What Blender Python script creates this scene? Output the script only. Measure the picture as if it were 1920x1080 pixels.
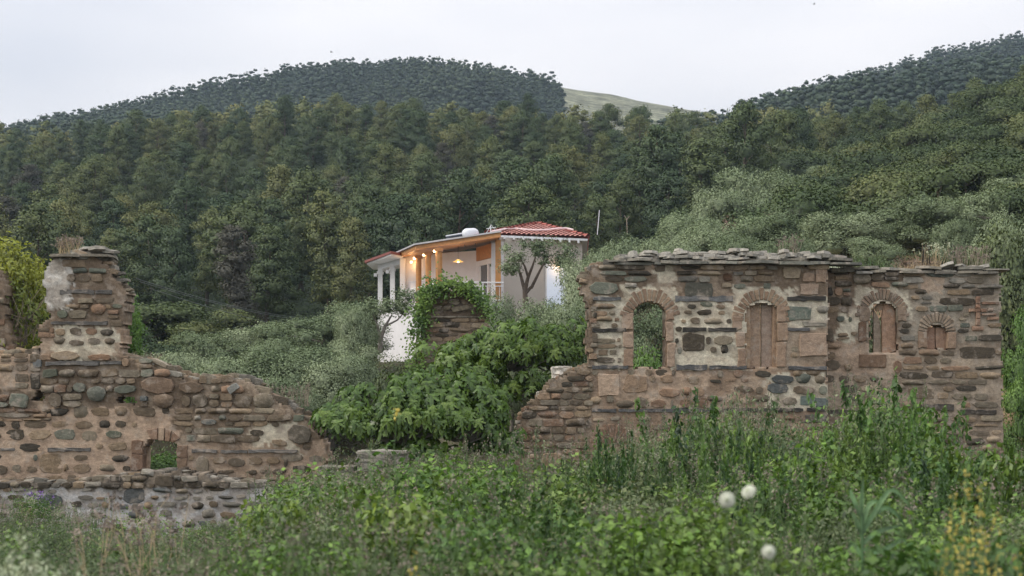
import bpy, bmesh, math, random
import numpy as np
from mathutils import Vector, Matrix, noise, Euler

for o in list(bpy.data.objects): bpy.data.objects.remove(o)
SC = bpy.context.scene
COL = SC.collection
rnd = random.Random(7)
rs = np.random.RandomState(7)

# ------------------------------------------------------------------ camera
F, HY, CZ = 2600.0, 720.0, 1.7            # focal length in photo pixels, horizon row, eye height
cam = bpy.data.cameras.new('camera'); camo = bpy.data.objects.new('camera', cam); COL.objects.link(camo)
camo.location = (0, 0, CZ); camo.rotation_euler = (math.pi/2, 0, 0)
cam.sensor_width = 36; cam.lens = F/1920*36
cam.shift_y = (HY-540)/1920
cam.clip_start = .1; cam.clip_end = 8000
cam.dof.use_dof = True; cam.dof.focus_distance = 36; cam.dof.aperture_fstop = 2.9
SC.camera = camo

# ------------------------------------------------------------------ sky and sun
SUN_EL, SUN_AZ = math.radians(44), math.radians(-104)   # azimuth from +Y, clockwise: behind the camera, to the left
w = bpy.data.worlds.new('World'); SC.world = w; w.use_nodes = True
nt = w.node_tree; nt.nodes.clear()
def N(nt, t, **k):
    n = nt.nodes.new(t)
    for a, b in k.items(): setattr(n, a, b)
    return n
out = N(nt, 'ShaderNodeOutputWorld'); bg = N(nt, 'ShaderNodeBackground'); bg.inputs[1].default_value = .1
sky = N(nt, 'ShaderNodeTexSky', sky_type='NISHITA'); sky.sun_disc = False
sky.sun_elevation = SUN_EL; sky.sun_rotation = SUN_AZ; sky.dust_density = 3
tc = N(nt, 'ShaderNodeTexCoord'); mp = N(nt, 'ShaderNodeMapping'); mp.inputs['Scale'].default_value = (1, 1, 3.5)
no = N(nt, 'ShaderNodeTexNoise'); no.inputs['Scale'].default_value = 2.2; no.inputs['Detail'].default_value = 5; no.inputs['Roughness'].default_value = .45
cr = N(nt, 'ShaderNodeValToRGB')
cr.color_ramp.elements[0].position = .3; cr.color_ramp.elements[0].color = (5.8, 6.0, 6.6, 1)
cr.color_ramp.elements[1].position = .7; cr.color_ramp.elements[1].color = (8.9, 8.6, 8.6, 1)
mx = N(nt, 'ShaderNodeMixRGB'); mx.inputs[0].default_value = .88
L = nt.links.new
L(tc.outputs['Generated'], mp.inputs[0]); L(mp.outputs[0], no.inputs[0]); L(no.outputs[0], cr.inputs[0])
sx = N(nt, 'ShaderNodeSeparateXYZ'); gr = N(nt, 'ShaderNodeMapRange'); gr.inputs[1].default_value = .15; gr.inputs[2].default_value = 1.; gr.inputs[3].default_value = .9; gr.inputs[4].default_value = 1.9
L(tc.outputs['Generated'], sx.inputs[0]); L(sx.outputs['Z'], gr.inputs[0]); vm = N(nt, 'ShaderNodeVectorMath', operation='SCALE'); L(cr.outputs[0], vm.inputs[0]); L(gr.outputs[0], vm.inputs['Scale'])
L(sky.outputs[0], mx.inputs[1]); L(vm.outputs[0], mx.inputs[2]); L(mx.outputs[0], bg.inputs[0]); L(bg.outputs[0], out.inputs[0])

sl = bpy.data.lights.new('sun', 'SUN'); sl.energy = 1.5; sl.angle = math.radians(14); sl.color = (1, .9, .76)
so = bpy.data.objects.new('sun', sl); COL.objects.link(so)
sd = Vector((math.sin(SUN_AZ)*math.cos(SUN_EL), math.cos(SUN_AZ)*math.cos(SUN_EL), math.sin(SUN_EL)))
so.rotation_euler = sd.to_track_quat('Z', 'Y').to_euler(); so.location = (-20, -20, 60)
vs = SC.view_settings
SC.display_settings.display_device = 'sRGB'
vs.view_transform = 'Standard'; vs.look = 'None'; vs.gamma = 1; vs.exposure = 0.47; vs.use_curve_mapping = False
SC.cycles.max_bounces = 6; SC.cycles.diffuse_bounces = 3; SC.cycles.glossy_bounces = 2
SC.cycles.transmission_bounces = 4; SC.cycles.transparent_max_bounces = 6; SC.cycles.volume_bounces = 0
SC.cycles.use_denoising = True

# ------------------------------------------------------------------ helpers
def srgb(r, g, b):
    f = lambda c: ((c/255+.055)/1.055)**2.4 if c > 10 else c/255/12.92
    m = (r+g+b)/3; k = .56; r, g, b = m+(r-m)*k+2, m+(g-m)*k+1, m+(b-m)*k-6
    return tuple(min(.62,1.08*f(c)) for c in (r, g, b))
def P(px, py, Y): return Vector(((px-960)/F*Y, Y, CZ+(HY-py)/F*Y))
def X(px, Y): return (px-960)/F*Y
def Z(py, Y): return CZ+(HY-py)/F*Y
ORG = {}
def link(o, parent=None):
    COL.objects.link(o)
    if parent is not None: o.parent = parent
    return o
def tag(o, label=None, cat=None, group=None, kind=None):
    for k, v in (('label', label), ('category', cat), ('group', group), ('kind', kind)):
        if v: o[k] = v
    return o
def thing(name, loc, label, cat, group=None, rz=0):
    o = bpy.data.objects.new(name, None); o.empty_display_size = .2
    o.location = loc; o.rotation_euler = (0, 0, rz); link(o)
    ORG[o.name] = Vector(loc)
    return tag(o, label, cat, group)
def mesh(name, V, Fc, mat=None, smooth=False, attrs=None, mi=None):
    V = np.asarray(V, dtype=np.float32).reshape(-1, 3)
    me = bpy.data.meshes.new(name)
    if isinstance(Fc, np.ndarray):
        n, k = Fc.shape
        me.vertices.add(len(V)); me.vertices.foreach_set('co', V.ravel())
        me.loops.add(n*k); me.loops.foreach_set('vertex_index', Fc.astype(np.int32).ravel())
        me.polygons.add(n); me.polygons.foreach_set('loop_start', np.arange(0, n*k, k, dtype=np.int32))
        me.update(calc_edges=True)
    else:
        me.from_pydata(V.tolist(), [], Fc); me.update()
    if attrs:
        for an, (dom, ty, data) in attrs.items():
            a = me.attributes.new(an, ty, dom)
            a.data.foreach_set('value' if ty == 'FLOAT' else 'color' if ty == 'FLOAT_COLOR' else 'vector', np.asarray(data, dtype=np.float32).ravel())
    if smooth: me.polygons.foreach_set('use_smooth', np.ones(len(me.polygons), dtype=bool))
    for m in (mat if isinstance(mat, (list, tuple)) else [mat]):
        if m: me.materials.append(m)
    if mi is not None: me.polygons.foreach_set('material_index', np.asarray(mi, dtype=np.int32))
    me.validate(); return me
def part(name, V, Fc, mat, parent, smooth=False, attrs=None, root=None, kind=None):
    """world-space geometry -> child of parent"""
    o = bpy.data.objects.new(name, None)
    r = root or parent
    org = ORG.get(r.name, Vector((0, 0, 0))) if r is not None else Vector((0, 0, 0))
    V = np.asarray([tuple(v) for v in V] if not isinstance(V, np.ndarray) else V, dtype=np.float64).reshape(-1, 3) - np.array(org)
    bpy.data.objects.remove(o)
    o = bpy.data.objects.new(name, mesh(name, V, Fc, mat, smooth, attrs)); link(o, parent)
    ORG[o.name] = org
    if kind: o['kind'] = kind
    return o
BOXF = [(0,1,2,3),(7,6,5,4),(0,4,5,1),(1,5,6,2),(2,6,7,3),(3,7,4,0)]
class MB:
    def __init__(s): s.V=[]; s.F=[]
    def add(s, V, Fc):
        n=len(s.V); s.V += [tuple(v) for v in V]; s.F += [tuple(i+n for i in f) for f in Fc]; return s
    def box(s, a, b):
        (x0,y0,z0),(x1,y1,z1)=a,b
        return s.add([(x0,y0,z0),(x0,y1,z0),(x1,y1,z0),(x1,y0,z0),(x0,y0,z1),(x0,y1,z1),(x1,y1,z1),(x1,y0,z1)],BOXF)
    def slab(s, poly, z0, z1):           # prism from a ground polygon [(x,y)], or [(x,y,z)] offset by z0,z1
        n=len(poly); g=lambda p: p[2] if len(p)>2 else 0
        V=[(p[0],p[1],g(p)+z0) for p in poly]+[(p[0],p[1],g(p)+z1) for p in poly]
        return s.add(V,[tuple(range(n-1,-1,-1)),tuple(range(n,2*n))]+[(i,(i+1)%n,n+(i+1)%n,n+i) for i in range(n)])
    def wall(s, p, q, z0, z1, t):         # upright wall from p to q in plan
        p=Vector(p); q=Vector(q); d=(q-p).normalized(); nrm=Vector((-d.y,d.x))*t
        return s.slab([(p.x,p.y),(q.x,q.y),(q.x+nrm.x,q.y+nrm.y),(p.x+nrm.x,p.y+nrm.y)],z0,z1)
    def tube(s, pts, rad, n=6, cap=True):
        pts=[Vector(p) for p in pts]; b=len(s.V); m=len(pts)
        for i,p in enumerate(pts):
            d=(pts[min(i+1,m-1)]-pts[max(i-1,0)]).normalized()
            a=d.orthogonal().normalized() if abs(d.z)<.9 else Vector((1,0,0)); a=(a-d*a.dot(d)).normalized(); c=d.cross(a)
            r=rad[i] if isinstance(rad,(list,tuple)) else rad
            for k in range(n):
                t=2*math.pi*k/n; s.V.append(tuple(p+(a*math.cos(t)+c*math.sin(t))*r))
        for i in range(m-1):
            for k in range(n): s.F.append((b+i*n+k,b+i*n+(k+1)%n,b+(i+1)*n+(k+1)%n,b+(i+1)*n+k))
        if cap: s.F.append(tuple(b+k for k in range(n-1,-1,-1))); s.F.append(tuple(b+(m-1)*n+k for k in range(n)))
        return s
    def build(s, name, mat, parent, root=None, smooth=False, kind=None):
        return part(name, np.array(s.V), s.F, mat, parent, smooth, None, root, kind)

# ------------------------------------------------------------------ materials
def newmat(name):
    m = bpy.data.materials.new(name); m.use_nodes = True; t = m.node_tree; t.nodes.clear()
    o = N(t, 'ShaderNodeOutputMaterial'); return m, t, o
def simple(name, col, rough=.7, var=.15, scale=8, bump=0., metal=0., emit=None, es=0):
    m, t, o = newmat(name); L = t.links.new
    b = N(t, 'ShaderNodeBsdfPrincipled'); b.inputs['Roughness'].default_value = rough; b.inputs['Metallic'].default_value = metal
    tc = N(t, 'ShaderNodeTexCoord'); n = N(t, 'ShaderNodeTexNoise'); n.inputs['Scale'].default_value = scale; n.inputs['Detail'].default_value = 6
    r = N(t, 'ShaderNodeMapRange'); r.inputs[1].default_value = .25; r.inputs[2].default_value = .75; r.inputs[3].default_value = 1-var; r.inputs[4].default_value = 1+var
    v = N(t, 'ShaderNodeVectorMath', operation='SCALE'); v.inputs[0].default_value = col
    L(tc.outputs['Object'], n.inputs[0]); L(n.outputs[0], r.inputs[0]); L(r.outputs[0], v.inputs['Scale']); L(v.outputs[0], b.inputs['Base Color'])
    if bump:
        bn = N(t, 'ShaderNodeBump'); bn.inputs['Strength'].default_value = bump; bn.inputs['Distance'].default_value = .02
        L(n.outputs[0], bn.inputs['Height']); L(bn.outputs[0], b.inputs['Normal'])
    if emit: b.inputs['Emission Color'].default_value = (*emit, 1); b.inputs['Emission Strength'].default_value = es
    L(b.outputs[0], o.inputs[0]); return m
def foliage(name, cols, transl=.25, objvar=.35, rough=.6, nscale=.35, fine=9.):
    """leaf colour: ramp over per-leaf tint, shifted by noise and per-plant random"""
    m, t, o = newmat(name); L = t.links.new
    at = N(t, 'ShaderNodeAttribute', attribute_name='tint'); oi = N(t, 'ShaderNodeObjectInfo')
    tc = N(t, 'ShaderNodeTexCoord'); n = N(t, 'ShaderNodeTexNoise'); n.inputs['Scale'].default_value = nscale; n.inputs['Detail'].default_value = 2
    L(tc.outputs['Object'], n.inputs[0])
    a = N(t, 'ShaderNodeMath', operation='MULTIPLY_ADD'); a.inputs[1].default_value = objvar; L(oi.outputs['Random'], a.inputs[0])
    b = N(t, 'ShaderNodeMath', operation='MULTIPLY'); b.inputs[1].default_value = .5; L(at.outputs['Fac'], b.inputs[0]); L(b.outputs[0], a.inputs[2])
    c = N(t, 'ShaderNodeMath', operation='MULTIPLY_ADD'); c.inputs[1].default_value = .5; L(n.outputs[0], c.inputs[0]); L(a.outputs[0], c.inputs[2])
    c2 = N(t, 'ShaderNodeMath', operation='SUBTRACT'); L(c.outputs[0], c2.inputs[0]); c2.inputs[1].default_value = (.5+objvar+.5-1)/2
    r = N(t, 'ShaderNodeValToRGB'); e = r.color_ramp.elements
    e[0].position = 0; e[0].color = (*cols[0], 1); e[1].position = 1; e[1].color = (*cols[-1], 1)
    for i, cc in enumerate(cols[1:-1]): x = e.new((i+1)/(len(cols)-1)); x.color = (*cc, 1)
    L(c2.outputs[0], r.inputs[0])
    nf = N(t, 'ShaderNodeTexNoise'); nf.inputs['Scale'].default_value = fine; nf.inputs['Detail'].default_value = 3; nf.inputs['Roughness'].default_value = .65; L(tc.outputs['Object'], nf.inputs[0])
    fr = N(t, 'ShaderNodeMapRange'); fr.inputs[1].default_value = .36; fr.inputs[2].default_value = .64; fr.inputs[3].default_value = .5; fr.inputs[4].default_value = 1.45; L(nf.outputs[0], fr.inputs[0])
    vs_ = N(t, 'ShaderNodeVectorMath', operation='SCALE'); L(r.outputs[0], vs_.inputs[0]); L(fr.outputs[0], vs_.inputs['Scale']); r = vs_
    d = N(t, 'ShaderNodeBsdfDiffuse'); tr = N(t, 'ShaderNodeBsdfTranslucent'); mixn = N(t, 'ShaderNodeMixShader'); mixn.inputs[0].default_value = transl
    gl = N(t, 'ShaderNodeBsdfGlossy'); gl.inputs['Roughness'].default_value = rough; m2 = N(t, 'ShaderNodeMixShader'); m2.inputs[0].default_value = .04
    gl.inputs[0].default_value = (.8, .85, .9, 1)
    L(r.outputs[0], d.inputs[0]); L(r.outputs[0], tr.inputs[0]); L(d.outputs[0], mixn.inputs[1]); L(tr.outputs[0], mixn.inputs[2])
    L(mixn.outputs[0], m2.inputs[1]); L(gl.outputs[0], m2.inputs[2]); L(m2.outputs[0], o.inputs[0]); return m
def stonemat(name, src):
    """src 'OBJ': colour from the object; 'ATT': colour attribute named col"""
    m, t, o = newmat(name); L = t.links.new
    b = N(t, 'ShaderNodeBsdfPrincipled'); b.inputs['Roughness'].default_value = .9; b.inputs['Specular IOR Level'].default_value = .25
    if src == 'OBJ': s = N(t, 'ShaderNodeObjectInfo').outputs['Color']
    else: s = N(t, 'ShaderNodeAttribute', attribute_name='col').outputs['Color']
    g = N(t, 'ShaderNodeNewGeometry')
    n = N(t, 'ShaderNodeTexNoise'); n.inputs['Scale'].default_value = 9; n.inputs['Detail'].default_value = 9; n.inputs['Roughness'].default_value = .62
    mp = N(t, 'ShaderNodeMapping'); mp.inputs['Scale'].default_value = (1, 1, 1.3)
    n2 = N(t, 'ShaderNodeTexNoise'); n2.inputs['Scale'].default_value = 42; n2.inputs['Detail'].default_value = 6
    L(g.outputs['Position'], mp.inputs[0]); L(mp.outputs[0], n.inputs[0]); L(g.outputs['Position'], n2.inputs[0])
    r = N(t, 'ShaderNodeMapRange'); r.inputs[1].default_value = .3; r.inputs[2].default_value = .7; r.inputs[3].default_value = .72; r.inputs[4].default_value = 1.3
    r2 = N(t, 'ShaderNodeMapRange'); r2.inputs[1].default_value = .3; r2.inputs[2].default_value = .7; r2.inputs[3].default_value = .8; r2.inputs[4].default_value = 1.2
    L(n.outputs[0], r.inputs[0]); L(n2.outputs[0], r2.inputs[0])
    mu = N(t, 'ShaderNodeMath', operation='MULTIPLY'); L(r.outputs[0], mu.inputs[0]); L(r2.outputs[0], mu.inputs[1])
    v = N(t, 'ShaderNodeVectorMath', operation='SCALE'); L(s, v.inputs[0]); L(mu.outputs[0], v.inputs['Scale'])
    # lichen / pale dust patches
    n3 = N(t, 'ShaderNodeTexNoise'); n3.inputs['Scale'].default_value = 3.3; n3.inputs['Detail'].default_value = 8; n3.inputs['Roughness'].default_value = .7; L(g.outputs['Position'], n3.inputs[0])
    r3 = N(t, 'ShaderNodeMapRange'); r3.inputs[1].default_value = .53; r3.inputs[2].default_value = .64; r3.inputs[3].default_value = 0; r3.inputs[4].default_value = .6; L(n3.outputs[0], r3.inputs[0])
    mx = N(t, 'ShaderNodeMixRGB'); mx.inputs[2].default_value = (.40, .345, .285, 1); L(r3.outputs[0], mx.inputs[0]); L(v.outputs[0], mx.inputs[1])
    L(mx.outputs[0], b.inputs['Base Color'])
    ad = N(t, 'ShaderNodeMath', operation='MULTIPLY_ADD'); ad.inputs[1].default_value = .35; L(n2.outputs[0], ad.inputs[0]); L(n.outputs[0], ad.inputs[2])
    bn = N(t, 'ShaderNodeBump'); bn.inputs['Strength'].default_value = .8; bn.inputs['Distance'].default_value = .025
    L(ad.outputs[0], bn.inputs['Height']); L(bn.outputs[0], b.inputs['Normal']); L(b.outputs[0], o.inputs[0]); return m
M = {}
M['stone'] = stonemat('stone', 'OBJ'); M['stone_att'] = stonemat('stone_mixed', 'ATT'); M['mortar'] = stonemat('mortar', 'ATT')
M['bark'] = simple('bark', (.11, .085, .065), .9, .4, 12, .6)
M['bark_grey'] = simple('grey_bark', (.2, .18, .155), .9, .35, 12, .6)
M['twig'] = simple('dry_twig', (.3, .25, .19), .9, .3, 10)
M['stem'] = simple('green_stem', (.10, .17, .06), .8, .3, 10)
M['pine'] = foliage('pine_needles', [(.032,.062,.024), (.06,.094,.03), (.10,.128,.036), (.165,.168,.05)], .12, .78, fine=4.5)
M['pine_far'] = foliage('haze_tinted_pine_needles', [(.015,.036,.024), (.03,.056,.034), (.056,.086,.044), (.095,.12,.055)], .15, .0, fine=.35)  # blue of the distant haze mixed into the needle colour
M['pine_dry'] = foliage('greyish_pine_needles', [(.04,.045,.035), (.07,.068,.045), (.11,.1,.065)], .15, .3)
M['olive'] = foliage('olive_leaves', [(.085,.125,.055), (.155,.205,.098), (.22,.275,.145), (.28,.33,.19)], .2, .6)
M['maquis'] = foliage('dark_shrub_leaves', [(.025,.048,.014), (.055,.085,.024), (.10,.13,.038), (.16,.165,.055)], .2, .6)
M['reddry'] = foliage('dead_leaves', [(.11,.06,.045), (.17,.10,.075), (.2,.14,.1)], .1, .2)
M['locust'] = foliage('yellow_green_leaves', [(.07,.11,.015), (.15,.2,.025), (.3,.32,.04), (.4,.36,.06)], .35, .2)
M['bright'] = foliage('bright_green_leaves', [(.03,.08,.012), (.075,.16,.022), (.15,.26,.036), (.24,.34,.06)], .3, .3)
M['fig'] = foliage('fig_leaves', [(.038,.08,.013), (.072,.135,.018), (.13,.205,.03), (.22,.29,.045)], .25, .35, .45)
M['ivy'] = foliage('ivy_leaves', [(.03,.08,.012), (.08,.16,.02), (.17,.27,.04), (.24,.33,.07)], .3, .2)
M['vine'] = foliage('bramble_leaves', [(.02,.055,.01), (.055,.12,.017), (.125,.21,.034), (.21,.3,.065)], .3, .6)
M['weed'] = foliage('weed_leaves', [(.06,.085,.035), (.11,.15,.06), (.19,.23,.11), (.27,.28,.17)], .3, .4)
M['grass'] = foliage('grass_blades', [(.035,.07,.02), (.07,.12,.035), (.12,.17,.06), (.27,.26,.14)], .3, .0)
M['sage'] = foliage('pale_bush_leaves', [(.2,.26,.13), (.36,.41,.25), (.58,.6,.44), (.75,.74,.6)], .25, .1)
M['brownseed'] = foliage('seed_heads', [(.14,.11,.09), (.24,.19,.155), (.34,.27,.22)], .15, .3)
M['straw'] = simple('straw', (.42, .33, .2), .9, .3, 10)
M['yellow'] = foliage('yellow_petals', [(.4,.36,.06), (.62,.5,.1), (.72,.62,.2)], .3, .0)
M['white_petal'] = simple('white_petals', (.52, .55, .44), .6, .25, 60)
M['petal_core'] = simple('flower_centre', (.34, .40, .22), .8, .25, 200)
M['purple'] = simple('purple_petals', (.2, .12, .33), .7, .2, 20)
M['reed'] = foliage('reed_leaves', [(.07,.15,.06), (.12,.22,.085), (.2,.3,.13)], .3, .2)

# ------------------------------------------------------------------ terrain
ST = [-1400,-600,   0, 150, 300, 480, 640, 800, 960,1040,1120,1280,1440,1600,1760,1920,2500,3500]
TB = [  # (Y, ground row in the photograph for each bearing)
 (60,  [740,740,740,740,740,735,715,690,668,655,640,600,545,500,490,490,470,450]),
 (80,  [690,690,690,690,690,680,660,645,635,620,600,550,500,462,445,425,380,340]),
 (110, [640,640,640,640,640,625,610,600,592,575,555,505,455,405,355,318,250,200]),
 (150, [545,545,540,535,530,522,518,515,510,490,470,435,385,338,285,232,180,140]),
 (190, [450,450,440,425,410,402,400,400,400,395,390,385,365,345,310,262,220,200]),
 (240, [400,385,352,335,312,298,292,290,292,298,303,314,326,334,320,300,250,220]),
 (300, [400,380,345,335,312,300,298,300,310,315,322,335,325,300,275,250,215,180]),
 (400, [420,370,310,298,285,285,290,295,300,300,300,278,242,206,180,160,118,80]),
 (480, [430,360,290,275,260,255,258,268,285,292,297,298,272,240,215,200,160,120]),
 (600, [480,380,292,250,215,180,152,145,165,185,300,330,300,250,210,182,130,100]),
 (660, [500,400,310,265,230,195,165,160,185,230,310,300,212,168,122,96,70,50]),
 (900, [520,440,340,300,270,245,225,215,170,166,174,206,232,215,180,150,120,100]),
 (1300,[620]*18),
 (3500,[690]*18)]
NEAR = [(-60,.3),(0,0),(8,-.1),(13,-.5),(22,-1.25),(31,-1.8),(37,-1.8)]
def ground(x, y):
    x = np.asarray(x, dtype=float); y = np.asarray(y, dtype=float)
    z = np.interp(y, [a for a,_ in NEAR], [b for _,b in NEAR])
    px = 960+x/np.maximum(y,36)*F
    rows = [(37, np.full_like(px, -1.8)), (46, np.interp(px, [0,800,1100,1280,1440,1600,1800,1960], [-1,-.9,.6,1.6,2.2,2.4,1.5,.7]))]
    for Y, pr in TB: rows.append((Y, CZ+(HY-np.interp(px, ST, pr))/F*Y))
    for (a, za), (b, zb) in zip(rows[:-1], rows[1:]):
        t = np.clip((y-a)/(b-a), 0, 1); t = t*t*(3-2*t)*.5+t*.5
        z = np.where(y > a, za+(zb-za)*t, z)
    return z
def G(x, y): return float(ground(x, y))
ys = np.concatenate([np.arange(-60,0,6), np.arange(0,40,1.), np.arange(40,120,2.), np.arange(120,320,5.), np.arange(320,1000,9.), np.arange(1000,3600,80.)])
uu = np.linspace(-1.4, 1.4, 281)
YY, UU = np.meshgrid(ys, uu, indexing='ij'); XX = UU*np.maximum(YY+20, 45)
ZZ = ground(XX, YY)
nz = np.array([noise.fractal(Vector((x*.11, y*.11, 3)), .8, 2, 4) for x, y in zip(XX.ravel(), YY.ravel())]).reshape(XX.shape)
ZZ += nz*np.clip(YY/200, .06, 1.2)*.8
R_, C_ = XX.shape; idx = np.arange(R_*C_).reshape(R_, C_)
Fq = np.stack([idx[:-1,:-1], idx[:-1,1:], idx[1:,1:], idx[1:,:-1]], -1).reshape(-1, 4)
PX = 960+XX/np.maximum(YY,1)*F
tcol = np.zeros(XX.shape+(4,)); tcol[...,3] = 1
tcol[...,:3] = (.06,.055,.035)
soil = np.exp(-((YY-56)/13)**2)*np.clip((PX-1150)/200,0,1)
soil = np.maximum(soil, np.exp(-((YY-47)/5)**2)*np.clip((PX-1750)/100,0,1))[...,None]
tcol[...,:3] = tcol[...,:3]*(1-soil)+np.array((.24,.16,.1))*soil
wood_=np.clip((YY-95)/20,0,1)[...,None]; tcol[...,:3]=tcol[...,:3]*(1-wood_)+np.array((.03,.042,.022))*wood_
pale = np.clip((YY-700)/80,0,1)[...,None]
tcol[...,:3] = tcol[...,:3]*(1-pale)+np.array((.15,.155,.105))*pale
def terrmat():
    m, t, o = newmat('soil_and_dry_grass'); L = t.links.new
    b = N(t,'ShaderNodeBsdfPrincipled'); b.inputs['Roughness'].default_value = 1; b.inputs['Specular IOR Level'].default_value = .1
    a = N(t,'ShaderNodeAttribute', attribute_name='col'); g = N(t,'ShaderNodeNewGeometry')
    n = N(t,'ShaderNodeTexNoise'); n.inputs['Scale'].default_value = .07; n.inputs['Detail'].default_value = 12; n.inputs['Roughness'].default_value = .7; L(g.outputs['Position'], n.inputs[0])
    r = N(t,'ShaderNodeMapRange'); r.inputs[1].default_value = .35; r.inputs[2].default_value = .65; r.inputs[3].default_value = .45; r.inputs[4].default_value = 1.6; L(n.outputs[0], r.inputs[0])
    wv = N(t,'ShaderNodeTexWave', bands_direction='Z'); wv.inputs['Scale'].default_value = .12; wv.inputs['Distortion'].default_value = 5; wv.inputs['Detail'].default_value = 4; wv.inputs['Detail Scale'].default_value = 2; L(g.outputs['Position'], wv.inputs[0])
    r2 = N(t,'ShaderNodeMapRange'); r2.inputs[3].default_value = .75; r2.inputs[4].default_value = 1.3; L(wv.outputs[1], r2.inputs[0])
    mu = N(t,'ShaderNodeMath', operation='MULTIPLY'); L(r.outputs[0], mu.inputs[0]); L(r2.outputs[0], mu.inputs[1])
    v = N(t,'ShaderNodeVectorMath', operation='SCALE'); L(a.outputs['Color'], v.inputs[0]); L(mu.outputs[0], v.inputs['Scale'])
    L(v.outputs[0], b.inputs['Base Color']); L(b.outputs[0], o.inputs[0]); return m
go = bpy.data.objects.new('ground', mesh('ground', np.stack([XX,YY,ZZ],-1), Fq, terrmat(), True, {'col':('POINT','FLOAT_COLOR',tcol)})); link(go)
tag(go, kind='structure')

# ------------------------------------------------------------------ leaves
def unit(a): return a/np.maximum(np.linalg.norm(a, axis=-1, keepdims=True), 1e-6)
def leaf_geo(C, Nn, ln, wd, r, droop=None):
    """rhombic leaves: centres C, normals Nn, length, width (arrays) -> V(4n,3), F"""
    n = len(C); a = unit(np.cross(Nn, unit(r.normal(size=(n,3))))) if droop is None else unit(droop-Nn*np.sum(droop*Nn,-1,keepdims=True))
    b = np.cross(Nn, a); ln = np.broadcast_to(ln,(n,))[:,None]; wd = np.broadcast_to(wd,(n,))[:,None]
    V = np.stack([C-a*ln/2, C+b*wd/2-a*ln*.05, C+a*ln/2, C-b*wd/2-a*ln*.05], 1).reshape(-1,3)
    Fq = np.arange(4*n).reshape(n,4)[:, ::-1].copy(); return V, Fq
def _cubesphere():
    g=[-1,0,1]; V={};Q=[]
    def vid(p):
        p=tuple(p)
        if p not in V: V[p]=len(V)
        return V[p]
    for ax in range(3):
        for sg in (-1,1):
            for i in (0,1):
                for j in (0,1):
                    q=[]
                    for (u,v) in ((i,j),(i+1,j),(i+1,j+1),(i,j+1)):
                        p=[0,0,0]; p[ax]=sg; p[(ax+1)%3]=g[u]; p[(ax+2)%3]=g[v]; q.append(vid(p))
                    Q.append(q if sg>0 else q[::-1])
    P_=np.array(sorted(V,key=V.get),dtype=float); return P_/np.linalg.norm(P_,axis=1,keepdims=True),np.array(Q)
CSV,CSF=_cubesphere()
def puffs(spec, r, per, ln, wd, out=.75, up=.25, low=.35, shell=(.62,1.08), core=.6, soft=.7, cc=None, cw=.6):
    """spec: list of (cx,cy,cz,rx,rz,tintbase). leaves on the shells of flattened puffs round a solid leafy core; fewer leaves underneath.
    returns V, F, tint, vertex normals"""
    Cs=[];Ns=[];T=[];O=[];CV=[];CF=[];CT=[];CN=[];n0=0
    for cx,cy,cz,rx,rz,tb in spec:
        k=int(per*(rx*rx)); k=max(k,8)
        d=unit(r.normal(size=(k,3)))
        d[:,2]=np.where((d[:,2]<-.15)&(r.rand(k)>low), -d[:,2], d[:,2])
        rad=r.uniform(shell[0],shell[1],size=(k,1))
        lump=1+.16*np.sin(d[:,:1]*5+cx*3)*np.cos(d[:,1:2]*6+cz*2)
        C=np.array((cx,cy,cz))+d*rad*lump*np.array((rx,rx,rz))
        nn=unit(d*out+np.array((0,0,up))+r.normal(size=(k,3))*.42)
        Cs.append(C);Ns.append(nn);T.append(np.clip(tb+r.normal(size=k)*.08,0,1)); cd_=unit((C-np.array(cc[:3]))/np.array((cc[3],cc[3],cc[4]))) if cc else d; O.append(unit(d*(1-cw)+cd_*cw+np.array((0,0,.1))) if cc else unit(d+np.array((0,0,.15))))
        if core:
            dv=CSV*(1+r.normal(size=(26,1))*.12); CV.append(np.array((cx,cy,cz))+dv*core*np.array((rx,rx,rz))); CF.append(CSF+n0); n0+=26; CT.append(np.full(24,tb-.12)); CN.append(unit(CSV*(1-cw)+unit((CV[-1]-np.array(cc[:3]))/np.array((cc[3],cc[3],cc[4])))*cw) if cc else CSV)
    C=np.concatenate(Cs);Nn=np.concatenate(Ns);T=np.concatenate(T);O=np.concatenate(O)
    ln_=ln*r.uniform(.7,1.35,size=len(C)); wd_=wd*r.uniform(.7,1.3,size=len(C))
    V,Fq=leaf_geo(C,Nn,ln_,wd_,r); VN=np.repeat(unit(O*soft+Nn*(1-soft)),4,0)
    if core:
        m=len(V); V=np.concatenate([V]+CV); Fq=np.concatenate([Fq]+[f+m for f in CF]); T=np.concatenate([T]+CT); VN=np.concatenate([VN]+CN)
    return V,Fq,T,VN
def leafmesh(name, VFT, mat):
    V,Fq,T,VN=VFT; me=mesh(name, V, Fq, mat, True, {'tint':('FACE','FLOAT',T)})
    if len(me.vertices)==len(VN): me.normals_split_custom_set_from_vertices(VN.astype(np.float32).tolist())
    return me
def pine_spec(r, h=12., R=3., n=26, shape=0):
    sp=[]; lean=r.uniform(-.7,.7,2)
    for i in range(n):
        t=(i+.5)/n; t=.22+.78*t**.85
        if shape==0: env=R*(1.04-t)**.5*1.15
        elif shape==1: env=R*math.sqrt(max(0,1-((t-.6)/.44)**2))*.9+.15
        else: env=R*(.6+.4*math.sin(t*8+r.rand()*2))*(1.1-t)**.35
        a=i*2.39996+r.uniform(-.6,.6); rr=env*r.uniform(.45,.82) if t<.93 else env*.12
        pr=r.uniform(1.05,1.65)*(.8+.3*(1-t))*R/3
        sp.append((math.cos(a)*rr+lean[0]*t, math.sin(a)*rr+lean[1]*t, t*h-.75*pr, pr, pr*r.uniform(.62,.85), r.uniform(.38,.62)))
    return sp
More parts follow.
